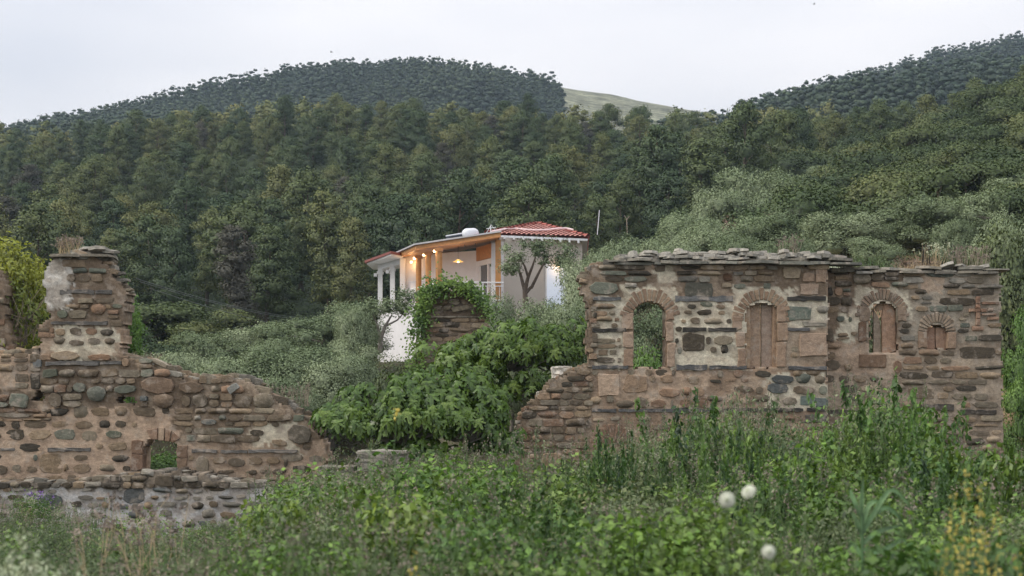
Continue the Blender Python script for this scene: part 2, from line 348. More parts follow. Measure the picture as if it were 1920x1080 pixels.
def trunk_mb(h, r0, spec, r, k=8, frac=.85):
    m=MB(); top=Vector((spec[-1][0],spec[-1][1],h*frac))
    pts=[Vector((0,0,-.3)), Vector((r.uniform(-.12,.12)*r0*6,r.uniform(-.1,.1)*r0*6,h*.3)), top*.62+Vector((0,0,.02)), top]
    m.tube(pts,[r0*1.15,r0*.85,r0*.55,r0*.12],7)
    for i in np.linspace(0,len(spec)-1,k).astype(int):
        c=Vector(spec[i][:3]); z=max(h*.12,c.z-.25*h*.5); s=min(z/(h*frac),1); b=top*s if s>.3 else Vector((0,0,z))
        m.tube([b,(b+c)/2+Vector((0,0,.1)),c],[r0*.38,r0*.25,r0*.08],4,False)
    return m
def local_mesh(m, name, mat, smooth=True): return mesh(name, np.array(m.V), m.F, mat, smooth)
def make_variant(kind, i, spec, h, r0, per, ln, wd, mat, bark, **k):
    r=np.random.RandomState(100+i*7+len(kind)); VFT=puffs(spec,r,per,ln,wd,**k)
    return dict(crown=leafmesh('crown',VFT,mat), trunk=local_mesh(trunk_mb(h,r0,spec,r,10),'trunk',bark), h=h, raw=VFT, top=float(VFT[0][:,2].max()), w=float(np.percentile(np.abs(VFT[0][:,0]),97)*2), spec=spec)
pines=[]
for i in range(9):
    r=np.random.RandomState(40+i); sp=pine_spec(r,12,[3.0,3.3,3.1][i%3],[22,23,20][i%3],i%3)
    pines.append(make_variant('pine',i,sp,12,.2,250,.25,.14,M['pine_dry'] if i==8 else M['pine'],M['bark'],low=.15,shell=(.5,1.15),core=.45,cc=(0,0,5,2.6,6),cw=.58))
olives=[]
for i in range(7):
    r=np.random.RandomState(60+i); sp=[]
    for k in range(17):
        t=(k+.5)/17; a=k*2.4+r.uniform(-.5,.5); zz=1.0+2.6*t; env=1.75*math.sqrt(max(.05,1-((zz-2.1)/1.9)**2))
        pr=r.uniform(.5,.98); sp.append((math.cos(a)*env*r.uniform(.3,.95),math.sin(a)*env*r.uniform(.3,.95),zz,pr,pr*r.uniform(.75,1.05),r.uniform(.4,.9)))
    olives.append(make_variant('olive',i,sp,3.6,.16,2100,.095,.05,M['olive'],M['bark_grey'],low=.2,out=.6,up=.3,shell=(.6,1.16),core=.42,soft=.85,cc=(0,0,1.6,1.7,1.7),cw=.62))
maq=[]
for i in range(6):
    r=np.random.RandomState(80+i); sp=[]
    for k in range(16):
        a=k*2.4; zz=r.uniform(.5,2.3); env=1.4*math.sqrt(max(.05,1-((zz-.9)/1.7)**2)); pr=r.uniform(.5,.8)
        sp.append((math.cos(a)*env*r.uniform(.2,1),math.sin(a)*env*r.uniform(.2,1),zz,pr,pr*.8,r.uniform(.25,.75)))
    maq.append(make_variant('maquis',i,sp,2.4,.08,900,.11,.07,M['maquis'],M['bark'],low=.2,core=.45,soft=.85,cc=(0,0,.6,1.5,1.5),cw=.6))
def place(name, var, px, pytop, wpx, Y, label, cat, group=None, mat=None, base=None, rz=None, nm=('crown','trunk')):
    x=X(px,Y); gz=G(x,Y) if base is None else base; top=Z(pytop,Y); s=max(.2,(top-gz)/var['top']); sw=(wpx/F*Y)/var['w'] if wpx else s
    t=thing(name,(x,Y,gz-.05),label,cat,group,rnd.uniform(0,6.28) if rz is None else rz)
    for nme in nm:
        o=bpy.data.objects.new(nme,var[nme]); link(o,t); o.scale=(sw,sw,s)
        if nme=='crown' and mat: o.material_slots[0].link='OBJECT'; o.material_slots[0].material=mat
    return t

# ------------------------------------------------------------------ pine forest (about 300 nearest are things, the rest one mass)
def ymin(px): return float(np.interp(px,[0,1100,1300,1400,1600,1920,2200],[104,104,112,132,166,178,185]))
cand=[]; cell={}
r=np.random.RandomState(5)
for _ in range(26000):
    Y=math.sqrt(r.uniform(100**2,300**2)); px=r.uniform(-120,2040); x=X(px,Y)
    if Y<ymin(px): continue
    d=6.3 if Y<200 else 6.2; key=(int(x//7),int(Y//7)); ok=True
    for i in (-1,0,1):
        for j in (-1,0,1):
            for q in cell.get((key[0]+i,key[1]+j),()):
                if (q[0]-x)**2+(q[1]-Y)**2<d*d: ok=False
    if ok: cell.setdefault(key,[]).append((x,Y)); cand.append((x,Y,px))
cand.sort(key=lambda c:c[1])
def baserow(x,y): return HY-(G(x,y)-CZ)*F/y
infra=[c for c in cand if -60<c[2]<1980]; outfra=[c for c in cand if not(-60<c[2]<1980)]
near=infra[:300]; rest=infra[300:]+outfra
WHERE=['over the far left tree','over the ruined pillar','over the power lines','over the left wall','over the loose stones','left of the white porch','over the white porch','over the veranda roof','over the red roof','over the pale mast','over the arched window','over the blocked doorway','over the wall join','at the far right']
HGT=['at the forest foot','low in the forest','halfway up the forest','high in the forest','near the forest top']
ORD=['first','second','third','fourth','fifth','sixth','seventh','eighth','ninth','tenth','eleventh','twelfth','thirteenth','fourteenth','fifteenth','sixteenth','seventeenth','eighteenth','nineteenth','twentieth']+[t+'-'+o for t in ('twenty','thirty','forty') for o in ('first','second','third','fourth','fifth','sixth','seventh','eighth','ninth')]
recs=[]
for (x,Y,px) in near:
    h=rnd.choice([rnd.uniform(8.2,10.5),rnd.uniform(10,12.8)])*(1 if Y<150 else .92); vi=rnd.randrange(9) if rnd.random()<.35 else rnd.randrange(8)
    a=min(13,max(0,int(px/138))); row=(Y-100)/(near[-1][1]-100); b=min(4,int(row*5)); recs.append([x,Y,px,h,vi,a,b])
bins={}
for q in recs: bins.setdefault((q[5],q[6]),[]).append(q)
for k,v in bins.items():
    v.sort(key=lambda q:q[2])
    for i,q in enumerate(v): q.append(i); q.append(len(v))
SH=['conical','rounded','ragged']
for x,Y,px,h,vi,a,b,i,n in recs:
    v=pines[vi]; hue='dry greyish' if vi==8 else 'dark green' if h<11 else 'olive green'
    which='' if n==1 else (', %s from left'%ORD[i])
    lab='%s %s pine %s, %s%s'%(hue,SH[vi%3],HGT[b],WHERE[a],which)
    t=thing('pine_tree',(x,Y,G(x,Y)-.3),' '.join(lab.split()),'pine tree','pines of the forest behind the house',rnd.uniform(0,6.28))
    s=h/12; sw=s*rnd.uniform(.85,1.2)
    for nme in ('crown','trunk'):
        o=bpy.data.objects.new(nme,v[nme]); link(o,t); o.scale=(sw,sw,s)
def seen(x,y):
    q=np.linspace(120,y-12,40); u=x/y; rows=(ground(u*q,q)+np.where(q<300,7,3)-CZ)/q
    return (G(x,y)+9-CZ)/y>rows.max()
FARV=[]
for i in range(6):
    r=np.random.RandomState(700+i); sp=[]
    for k in range(5): t_=.22+.17*k; a_=k*2.2+r.rand(); e_=[.9,1.0,.8,.55,.1][k]; q_=[1.9,1.9,1.65,1.3,.9][k]*r.uniform(.85,1.15); sp.append((math.cos(a_)*e_,math.sin(a_)*e_,12*t_-.5*q_+.6,q_,q_*.95,r.uniform(.3,.7)))
    FARV.append(dict(raw=puffs(sp,r,13,.9,.6,low=.15,core=.62,shell=(.6,1.25)),spec=sp))
def joined_trees(name, pts, nsub, mat, hs, wide=1., seed=3, merge=1.9, cores=True):
    """many small trees as ONE mesh: leaf subsets of the pine crowns"""
    r=np.random.RandomState(seed); VV=[];TT=[];NV=[]
    for (x,Y) in pts:
        pv_=pines[r.randint(0,8)] if cores else FARV[r.randint(6)]; V,Fq,T,VN=pv_['raw']; nc=24*len(pv_['spec']); n=len(T)-nc; pick=r.choice(n,min(n,nsub),replace=False)
        cp=n+np.arange(nc)
        Q=V[Fq[pick]]; NN_=VN[Fq[pick]]; c=Q.mean(1,keepdims=True); Q=c+(Q-c)*merge
        s=r.uniform(*hs)/12*(1+.28*noise.noise(Vector((x*.03,Y*.03,2)))); a=r.uniform(0,6.28); ca,sa=math.cos(a),math.sin(a)
        sc3=np.array((s*wide*r.uniform(.9,1.25),)*2+(s,)); Q=Q*sc3; Q=np.stack([Q[...,0]*ca-Q[...,1]*sa,Q[...,0]*sa+Q[...,1]*ca,Q[...,2]],-1)
        org=np.array((x,Y,G(x,Y)-.3)); tv=r.uniform(.0,.6)+.45*noise.noise(Vector((x*.02,Y*.02,7)))
        if nc:
            K=V[Fq[cp]]*sc3; K=np.stack([K[...,0]*ca-K[...,1]*sa,K[...,0]*sa+K[...,1]*ca,K[...,2]],-1); Q=np.concatenate([Q,K]); NN_=np.concatenate([NN_,VN[Fq[cp]]]); pick=np.concatenate([pick,cp])
        NN_=np.stack([NN_[...,0]*ca-NN_[...,1]*sa,NN_[...,0]*sa+NN_[...,1]*ca,NN_[...,2]],-1)
        VV.append((Q+org).reshape(-1,3)); TT.append(np.clip(T[pick]*.5+tv*1.15,0,1.5)); NV.append(NN_.reshape(-1,3))
    V=np.concatenate(VV); T=np.concatenate(TT)
    o=bpy.data.objects.new(name,leafmesh(name,(V,np.arange(len(V)).reshape(-1,4),T,np.concatenate(NV)),mat)); link(o)
    return o
tag(joined_trees('forest',[(c[0],c[1]) for c in rest if seen(c[0],c[1])],420,M['pine'],(8.5,12),1.1,3,2.1),'dense pine wood along the crest of the nearer forested hill','forest',None,'stuff')
r=np.random.RandomState(12); far=[]
for _ in range(11000):
    Y=math.sqrt(r.uniform(310**2,700**2)); px=r.uniform(-80,2000)
    if (Y>430 and 1055<px<1330): continue
    far.append((X(px,Y),Y))
far=[c for c in far if seen(*c)][:5000]
# the lone trees on the skyline beside the bare summit
far += [(X(p,612),612+i) for i,p in enumerate((1012,1018,1005,655,668,545,530,1390,1408,1432,1440))]
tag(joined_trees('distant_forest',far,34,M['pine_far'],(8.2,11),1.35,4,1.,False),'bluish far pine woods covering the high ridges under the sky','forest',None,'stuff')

# ------------------------------------------------------------------ walls
STV=[]
def stone_var(i):
    r=np.random.RandomState(200+i); n=9; ang=np.linspace(0,2*math.pi,n,endpoint=False)+r.uniform(-.2,.2,n); e=[.42,.82,.3][i%3]
    c,s=np.cos(ang),np.sin(ang); ox=np.sign(c)*np.abs(c)**e*.5*r.uniform(.84,1.04,n); oz=np.sign(s)*np.abs(s)**e*.5*r.uniform(.84,1.04,n)
    ox/=max(ox.max(),-ox.min())*2; oz/=max(oz.max(),-oz.min())*2
    V=[]
    for (y,k) in ((.5,.9),(-.41,1.),(-.482,r.uniform(.88,.95)),):
        for a,b in zip(ox,oz): V.append((a*k,y+r.uniform(-.012,.012)*(y<0),b*k))
    V.append((r.uniform(-.1,.1),-.5,r.uniform(-.1,.1)))
    Fc=[]
    for L_ in (0,1):
        for k in range(n): Fc.append((L_*n+k,L_*n+(k+1)%n,(L_+1)*n+(k+1)%n,(L_+1)*n+k))
    for k in range(n): Fc.append((2*n+k,2*n+(k+1)%n,3*n))
    return np.array(V),Fc
for i in range(24):
    V,Fc=stone_var(i); me=mesh('stone',V,Fc,M['stone'],i%4==0); STV.append((me,V,Fc))
PAL={'brown':[srgb(128,104,84),srgb(108,90,76),srgb(142,116,92),srgb(98,84,74),srgb(124,110,94),srgb(116,104,92),srgb(134,108,84)],
     'red':[srgb(142,104,82),srgb(130,94,76),srgb(150,116,92)],
     'green':[srgb(98,106,98),srgb(86,96,92),srgb(110,114,104),srgb(92,100,88)],
     'blue':[srgb(92,98,108),srgb(78,86,96)],
     'tan':[srgb(160,136,112),srgb(150,124,100)],
     'dark':[srgb(76,66,60),srgb(68,62,60)],
     'grey':[srgb(124,118,112),srgb(138,132,126),srgb(104,100,98)]}
def pick(mix):
    k=rnd.choices(list(mix.keys()),list(mix.values()))[0]; c=rnd.choice(PAL[k]); f=rnd.uniform(.85,1.2); return (c[0]*f,c[1]*f,c[2]*f)
def inpoly(x,y,poly):
    x=np.asarray(x,dtype=float); y=np.asarray(y,dtype=float); res=np.zeros(x.shape,bool); n=len(poly)
    for i in range(n):
        (x1,y1),(x2,y2)=poly[i],poly[(i+1)%n]
        if y1==y2: continue
        res^=((y1>y)!=(y2>y))&(x<(x2-x1)*(y-y1)/(y2-y1)+x1)
    return res
def arch_hole(x0,x1,ytop,ybot,rise):
    """opening with a segmental head"""
    pts=[(x0,ybot),(x0,ytop+rise)]
    for k in range(1,8): t=math.pi*(1-k/8); pts.append(((x0+x1)/2+(x1-x0)/2*math.cos(t),ytop+rise-rise*math.sin(t)))
    return pts+[(x1,ytop+rise),(x1,ybot)]
CREAM=srgb(212,192,168); PINK=srgb(182,146,122); EARTH=srgb(156,122,100); LIME=srgb(196,192,190); BLUELIME=srgb(176,176,186); UMB=srgb(122,98,82)
ROUNDV=[i for i in range(24) if i%3==1]
class Wall:
    """a rubble wall seen square on: outline and features in photograph pixels on the plane y=Y"""
    def __init__(s,name,label,cat,Y,poly,holes,zones,t=.7,step=4,rag=3.5,seed=0,group=None):
        s.Y=Y;s.poly=poly;s.holes=holes;s.zones=zones;s.blocks=[];s.seed=seed;s.list=[]
        xs=[p[0] for p in poly]; ysb=[p[1] for p in poly]; s.bb=(min(xs),min(ysb),max(xs),max(ysb))
        s.t=thing(name,(X((s.bb[0]+s.bb[2])/2,Y),Y,Z(s.bb[3],Y)),label,cat,group); s.org=ORG[s.t.name]
        gx=np.arange(s.bb[0]-8,s.bb[2]+9,step,dtype=float); gy=np.arange(s.bb[1]-8,s.bb[3]+1,step,dtype=float)
        A,B=np.meshgrid(gx,gy,indexing='ij'); 
        nn=np.array([noise.noise(Vector((a*.045,b*.045,seed)))+.6*noise.noise(Vector((a*.14,b*.14,seed+5))) for a,b in zip(A.ravel(),B.ravel())]).reshape(A.shape)
        n2=np.array([noise.noise(Vector((a*.05,b*.05,seed+9)))+.6*noise.noise(Vector((a*.14,b*.14,seed+15))) for a,b in zip(A.ravel(),B.ravel())]).reshape(A.shape)
        s.nf=(gx,gy,nn,n2)
        cx,cy=(A[:-1,:-1]+A[1:,1:])/2,(B[:-1,:-1]+B[1:,1:])/2
        q1,q2=cx+rag*nn[:-1,:-1]*1.6,cy+rag*n2[:-1,:-1]*1.6
        ins=inpoly(q1,q2,poly)
        for h in holes: ins&=~inpoly(cx+nn[:-1,:-1]*2,cy+n2[:-1,:-1]*2,h)
        s.ins=ins
        # colour and relief
        col=np.zeros(A.shape+(4,)); col[...,3]=1; rel=np.zeros(A.shape)
        wob1,wob2=A+nn*14,B+n2*9
        col[...,:3]=EARTH
        for z in zones:
            x0,y0,x1,y1=z['r']; k=(wob1>x0)&(wob1<x1)&(wob2>y0)&(wob2<y1)
            c=np.array(z['mortar']); col[...,:3][k]=c; rel[k]=z.get('rel',0)
        n3=np.array([noise.fractal(Vector((a*.022,b*.03,seed+30)),.9,2,5) for a,b in zip(A.ravel(),B.ravel())]).reshape(A.shape)
        k=np.clip(n3*1.6+.0,0,.55)[...,None]; col[...,:3]=col[...,:3]*(1-k)+np.array(UMB)*k
        k=np.clip(-n3*1.7-.1,0,.5)[...,None]; col[...,:3]=col[...,:3]*(1-k)+np.array(srgb(176,150,128))*k*1. 
        fine=np.array([noise.fractal(Vector((a*.11,b*.16,seed+60)),.7,2,4) for a,b in zip(A.ravel(),B.ravel())]).reshape(A.shape)
        yf=Y-rel-fine*.012-nn*.008
        V=np.stack([X(A,Y),yf,Z(B,Y)],-1).reshape(-1,3); jit=(np.stack([nn,n2],-1).reshape(-1,2))*.018
        V[:,0]+=jit[:,0]; V[:,2]+=jit[:,1]
        Vb=V.copy(); Vb[:,1]=Y+t
        I=np.arange(A.size).reshape(A.shape); n=A.size; ci,cj=np.nonzero(ins)
        a,b,c,d=I[ci,cj],I[ci+1,cj],I[ci+1,cj+1],I[ci,cj+1]
        Fs=[np.stack([a,d,c,b],-1), np.stack([a,b,c,d],-1)+n]
        pad=np.pad(ins,1)
        for di,dj,e in ((-1,0,(a,d)),(1,0,(b,c)),(0,-1,(a,b)),(0,1,(d,c))):
            ex=~pad[ci+1+di,cj+1+dj]; e0,e1=e[0][ex],e[1][ex]; Fs.append(np.stack([e0,e1,e1+n,e0+n],-1))
        Fa=np.concatenate(Fs); used=np.unique(Fa); remap=np.full(2*n,-1); remap[used]=np.arange(len(used))
        VV=np.concatenate([V,Vb])[used]; CC=np.concatenate([col.reshape(-1,4)]*2)[used]
        part('mortar',VV,remap[Fa],M['mortar'],s.t,True,{'col':('POINT','FLOAT_COLOR',CC)})
    def inside(s,x,y):
        gx,gy,nn,n2=s.nf; i=int((x-gx[0])/(gx[1]-gx[0])); j=int((y-gy[0])/(gy[1]-gy[0]))
        return 0<=i<s.ins.shape[0] and 0<=j<s.ins.shape[1] and bool(s.ins[i,j])
    def blocked(s,x,y,w,h):
        for (a,b,c,d) in s.blocks:
            if x+w/2>a+1 and x-w/2<c-1 and y+h/2>b+1 and y-h/2<d-1: return True
        return False
    def stone(s,px,py,w,h,color,proud,rot=0.,force=False,depth=.3,var=None,name='stone'):
        s.list.append((px,py,w,h,color,proud,rot,depth,var,name))
    def fill(s):
        for zi,z in enumerate(s.zones):            # a few big stones first, so that courses step round them
            x0,y0,x1,y1=z['r']
            for _ in range(int((x1-x0)*(y1-y0)/8500)):
                w=rnd.uniform(z['w'][0],z['w'][1])*1.15; h=min(rnd.uniform(1.1,1.7)*z['h'][1],y1-y0-2); a=rnd.uniform(x0+w/2,max(x0+w/2+1,x1-w/2)); b=rnd.uniform(y0+h/2,max(y0+h/2+1,y1-h/2))
                zz=[q for q in s.zones if q['r'][0]<=a<q['r'][2] and q['r'][1]<=b<q['r'][3]]
                if zz[-1] is not z or s.blocked(a,b,w,h) or not all(s.inside(a+i*w*.4,b+j*h*.4) for i in (-1,0,1) for j in (-1,0,1)): continue
                s.stone(a,b,w,h,pick(z['mix']),rnd.uniform(*z.get('proud',(.01,.04)))+z.get('rel',0)+.014,rnd.uniform(-.06,.06)); s.blocks.append((a-w/2,b-h/2,a+w/2,b+h/2))
        for zi,z in enumerate(s.zones):
            x0,y0,x1,y1=z['r']; y=y0
            while y<y1-3:
                ch=min(rnd.uniform(*z['h']),y1-y); 
                if y1-(y+ch)<z['h'][0]*.6: ch=y1-y
                x=x0+rnd.uniform(-6,2)
                while x<x1:
                    w=rnd.uniform(*z['w'])
                    if rnd.random()<z.get('big',.06): w*=1.4
                    w=min(w,x1-x+3)
                    if w<7: break
                    cxx=x+w/2; cyy=y+ch/2+rnd.uniform(-1,1)*z.get('jy',2.5 if z.get('round') else 1)
                    x+=w
                    if rnd.random()<z.get('skip',0)*.7: continue
                    g=z.get('gap',2.)*.62; sw,sh=w-g*rnd.uniform(.6,1.3),ch-g*rnd.uniform(.6,1.3)
                    if z.get('round'): sw*=rnd.uniform(.74,1.05); sh*=rnd.uniform(.74,1.08)
                    if sw<5 or sh<3.5: continue
                    zz=[q for q in s.zones if q['r'][0]<=cxx<q['r'][2] and q['r'][1]<=cyy<q['r'][3]]
                    if zz and zz[-1] is not z: continue
                    if s.blocked(cxx,cyy,sw,sh):
                        for dx_ in (-.25,.25,0):
                            if not s.blocked(cxx+dx_*sw,cyy,sw*.45,sh*.8): cxx+=dx_*sw; sw*=.45; sh*=.8; break
                        else: continue
                    if not (s.inside(cxx,cyy) and s.inside(cxx-sw*.36,cyy) and s.inside(cxx+sw*.36,cyy)): continue
                    if sh>16 and rnd.random()<.35 and not z.get('round'):       # two thin stones instead of one
                        k=rnd.uniform(.4,.6)
                        for yy,hh in ((cyy-sh*(1-k)/2,sh*k-1.5),(cyy+sh*k/2,sh*(1-k)-1.5)):
                            s.stone(cxx,yy,sw,hh,pick(z['mix']),rnd.uniform(*z.get('proud',(.01,.04))),rnd.uniform(-.04,.04))
                        continue
                    s.stone(cxx,cyy,sw,sh,pick(z['mix']),rnd.uniform(*z.get('proud',(.01,.04)))+z.get('rel',0)+.012,rnd.uniform(-1,1)*z.get('rot',.05 if not z.get('round') else .12),var=rnd.choice(ROUNDV) if z.get('round') else None)
                y+=ch
    def commit(s,limit=290):
        order=sorted(range(len(s.list)),key=lambda i:-s.list[i][2]*s.list[i][3]*(10 if s.list[i][9]!='stone' else 1)); small=[]
        for rank,i in enumerate(order):
            px,py,w,h,c,proud,rot,depth,var,name=s.list[i]; k=var if var is not None else rnd.randrange(24); me,V,Fc=STV[k]
            sx,sz=w/F*s.Y*1.03,h/F*s.Y*1.06; loc=Vector((X(px,s.Y),s.Y-proud+depth/2,Z(py,s.Y)))
            if rank<limit:
                o=bpy.data.objects.new(name,me); link(o,s.t); o.location=loc-s.org; o.scale=(sx,depth,sz); o.rotation_euler=(rnd.uniform(-.05,.05),rot,rnd.uniform(-.06,.06)); o.color=(*c,1)
            else: small.append((V,Fc,loc,(sx,depth,sz),rot,c))
        if small:
            VV=[];FF=[];CC=[];n=0
            for V,Fc,loc,sc_,rot,c in small:
                R=np.array(Matrix.Rotation(rot,3,'Y')); VV.append((V*np.array(sc_))@R.T+np.array(loc)); FF+=[tuple(i+n for i in f) for f in Fc]; CC+=[(*c,1)]*len(V); n+=len(V)
            part('small_stones',np.concatenate(VV),FF,M['stone_att'],s.t,False,{'col':('POINT','FLOAT_COLOR',CC)},kind='stuff')
    def prism(s,name,pts,y0,y1,color,ch=.012,jit=.006):
        """flat stone with outline pts (px,py), front at plane offset y0 (towards camera negative), back y1, chamfered"""
        n=len(pts); W=[(X(a,s.Y),Z(b,s.Y)) for a,b in pts]; cx=sum(a for a,_ in W)/n; cz=sum(b for _,b in W)/n
        V=[(a,s.Y+y1,b) for a,b in W]+[(a,s.Y+y0+ch,b) for a,b in W]
        for a,b in W:
            d=math.hypot(a-cx,b-cz) or 1; k=max(.5,1-ch*1.2/d); V.append((cx+(a-cx)*k,s.Y+y0+rnd.uniform(-jit,jit),cz+(b-cz)*k))
        Fc=[tuple(range(n-1,-1,-1)),tuple(2*n+i for i in range(n))]
        for L_ in (0,1):
            for i in range(n): Fc.append((L_*n+i,L_*n+(i+1)%n,(L_+1)*n+(i+1)%n,(L_+1)*n+i))
        o=part(name,V,Fc,M['stone'],s.t); o.color=(*color,1); return o
    def arch(s,cx,cy,ri,ro,n,a0=0.,a1=180.,cols=None,sq=1.,y0=-.032,gap=.13,depth=.3):
        for k in range(n):
            t0=math.radians(a0+(a1-a0)*(k+gap)/n); t1=math.radians(a0+(a1-a0)*(k+1-gap)/n); rr=ro*rnd.uniform(.93,1.05); tm=(t0+t1)/2
            f=lambda r_,t: (cx+r_*math.cos(t),cy-r_*math.sin(t)*sq)
            s.prism('arch_stone',[f(ri,t0),f(rr,t0),f(rr*1.01,tm),f(rr,t1),f(ri,t1),f(ri,tm)],y0+rnd.uniform(-.012,.012),depth,rnd.choice(cols or [srgb(150,114,92),srgb(158,124,100),srgb(138,104,86)]))
        s.blocks.append((cx-ro-1,cy-ro*sq-2,cx+ro+1,cy+(0 if a1>170 else -ro*.3*sq)))
    def beam(s,x0,x1,y,h=9,color=srgb(84,86,98),proud=.045,name='timber_beam'):
        h*=.92; xa=x0
        while xa<x1-4:
            xb=min(x1,xa+rnd.uniform(45,120)); 
            if x1-xb<20: xb=x1
            kk=rnd.uniform(.85,1.25); c=tuple(v*kk for v in color); yy=y+rnd.uniform(-1,1); hh=h*rnd.uniform(.7,1.1)
            n=max(2,int((xb-xa)/10)); top=[];bot=[]
            for i in range(n+1):
                a=xa+(xb-xa-2)*i/n; top.append((a,yy-hh/2+rnd.uniform(-1,1)*hh*.16)); bot.append((a,yy+hh/2+rnd.uniform(-1,1)*hh*.2))
            s.prism(name,bot+top[::-1],-proud+rnd.uniform(-.01,.015),.15,c,.012,.01); xa=xb+(rnd.uniform(2,10) if rnd.random()<.5 else 0)
        s.blocks.append((x0,y-h/2-1,x1,y+h/2+1))
    def block(s,x0,y0,x1,y1,color,proud=.04,name='jamb_block',jit=2.):
        j=lambda: rnd.uniform(-jit,jit)
        s.prism(name,[(x0+j(),y1+j()),((x0+x1)/2,y1+j()),(x1+j(),y1+j()),(x1+j(),(y0+y1)/2),(x1+j(),y0+j()),((x0+x1)/2,y0+j()),(x0+j(),y0+j()),(x0+j(),(y0+y1)/2)],-proud,.3,color)
        s.blocks.append((x0,y0,x1,y1))
    def slates(s,x0,x1,rows,W=(26,60),th=(3.5,6),cols=None,over=.18,name='roof_slate',tilt=.05):
        """rows: list of row centre heights in px (low first); overlapping slabs along the wall head"""
        for ri_,y in enumerate(rows):
            x=x0+rnd.uniform(-5,10)+ri_*4
            while x<x1-8-ri_*5:
                w=rnd.uniform(*W)*(1-.12*ri_); h=rnd.uniform(*th); c=rnd.choice(cols or PAL['grey'])
                r=np.random.RandomState(rnd.randrange(10**6)); n=8; ang=np.linspace(0,2*math.pi,n,endpoint=False)
                dx=w/2/F*s.Y; dy=.42+rnd.uniform(-.1,.1); hz=h/F*s.Y/2
                ox=np.sign(np.cos(ang))*np.abs(np.cos(ang))**.5*dx*r.uniform(.85,1.05,n); oy=np.sign(np.sin(ang))*np.abs(np.sin(ang))**.5*dy*r.uniform(.85,1.05,n)
                V=[(a,b,-hz+r.uniform(-.006,.006)) for a,b in zip(ox,oy)]+[(a*.97,b*.97,hz+r.uniform(-.012,.012)) for a,b in zip(ox,oy)]
                Fc=[tuple(range(n-1,-1,-1)),tuple(range(n,2*n))]+[(i,(i+1)%n,n+(i+1)%n,n+i) for i in range(n)]
                o=bpy.data.objects.new(name,mesh(name,V,Fc,M['stone'])); link(o,s.t)
                o.location=Vector((X(x+w/2,s.Y),s.Y+.42-over+.05*ri_+rnd.uniform(-.05,.05),Z(y+rnd.uniform(-1.5,1.5),s.Y)))-s.org
                o.rotation_euler=(rnd.uniform(-tilt,tilt)*1.6,rnd.uniform(-tilt,tilt),rnd.uniform(-.2,.2)); kk=rnd.uniform(.85,1.15); o.color=(*[v*kk for v in c],1)
                x+=w*rnd.uniform(.6,.95)
    def crest(s,pts,n,wr=(12,34),hr=(7,16),mix=None,up=.3):
        """loose stones lying along a broken edge (pts polyline in px)"""
        seg=[math.dist(a,b) for a,b in zip(pts[:-1],pts[1:])]; tot=sum(seg)
        for i in range(n):
            d=(i+rnd.random())/n*tot
            for k,L_ in enumerate(seg):
                if d<=L_: break
                d-=L_
            t=d/seg[k]; px=pts[k][0]*(1-t)+pts[k+1][0]*t; py=pts[k][1]*(1-t)+pts[k+1][1]*t; w=rnd.uniform(*wr); h=rnd.uniform(*hr)
            s.stone(px,py-h*up+rnd.uniform(0,3),w,h,pick(mix or {'brown':5,'grey':2,'red':1}),-rnd.uniform(-.03,.35),rnd.uniform(-.3,.3),depth=rnd.uniform(.25,.5),name='loose_stone')

# ---- right ruin, nearer block with the slate top
YA=33.
A=Wall('ruined_wall','tall ruined stone wall with thick grey slate top and an open arched window','ruined wall',YA,
 [(1112,498),(1150,492),(1552,496),(1553,1010),(968,1010),(968,858),(974,800),(985,768),(1012,742),(1040,715),(1072,696),(1102,684),(1098,640),(1103,600),(1098,566),(1090,543),(1098,520)],
 [arch_hole(1187,1249,565,690,18),arch_hole(1398,1456,568,690,14)],
 [dict(r=(950,690,1553,1000),mortar=EARTH,h=(11,22),w=(18,44),gap=6,skip=.22,mix={'brown':6,'red':2,'dark':1,'tan':1},round=1,rel=.0,proud=(.005,.03)),
  dict(r=(950,690,1110,1000),mortar=UMB,h=(8,17),w=(18,42),gap=2.5,mix={'brown':6,'red':3,'dark':1}),
  dict(r=(1150,700,1330,768),mortar=PINK,h=(14,24),w=(20,44),gap=8,skip=.4,mix={'brown':5,'red':2,'green':1},round=1,rel=.015),
  dict(r=(1440,700,1553,768),mortar=CREAM,h=(14,24),w=(22,50),gap=5,skip=.2,mix={'green':5,'blue':2,'brown':2},round=1),
  dict(r=(1085,497,1553,556),mortar=UMB,h=(9,17),w=(22,56),gap=2.2,mix={'brown':5,'green':3,'grey':2,'tan':1,'dark':1},proud=(.015,.06)),
  dict(r=(1162,538,1275,600),mortar=CREAM,h=(9,14),w=(18,30),gap=3,skip=.3,mix={'brown':4,'tan':1}),
  dict(r=(1374,538,1484,600),mortar=CREAM,h=(9,14),w=(18,30),gap=3,skip=.3,mix={'brown':4,'tan':1}),
  dict(r=(1225,497,1265,528),mortar=CREAM,h=(10,16),w=(20,30),gap=4,skip=.7,mix={'brown':1}),
  dict(r=(1085,556,1170,690),mortar=CREAM,h=(9,16),w=(20,50),gap=4.5,mix={'brown':5,'red':3,'dark':1},proud=(.01,.05)),
  dict(r=(1085,556,1118,690),mortar=UMB,h=(9,18),w=(14,26),gap=2.5,mix={'brown':5,'red':3,'dark':1},proud=(.01,.08)),
  dict(r=(1262,566,1404,690),mortar=CREAM,h=(13,22),w=(20,44),gap=6.5,skip=.16,mix={'brown':5,'dark':3,'green':1},round=1,rel=.01,proud=(.005,.03)),
  dict(r=(1470,556,1553,616),mortar=CREAM,h=(15,20),w=(30,58),gap=3,mix={'green':6,'grey':2,'brown':1}),
  dict(r=(1470,616,1553,690),mortar=srgb(158,132,112),h=(16,30),w=(26,54),gap=4,mix={'brown':4,'red':2,'dark':1,'tan':2})],seed=1,
  group='ruined walls of the old stone building')
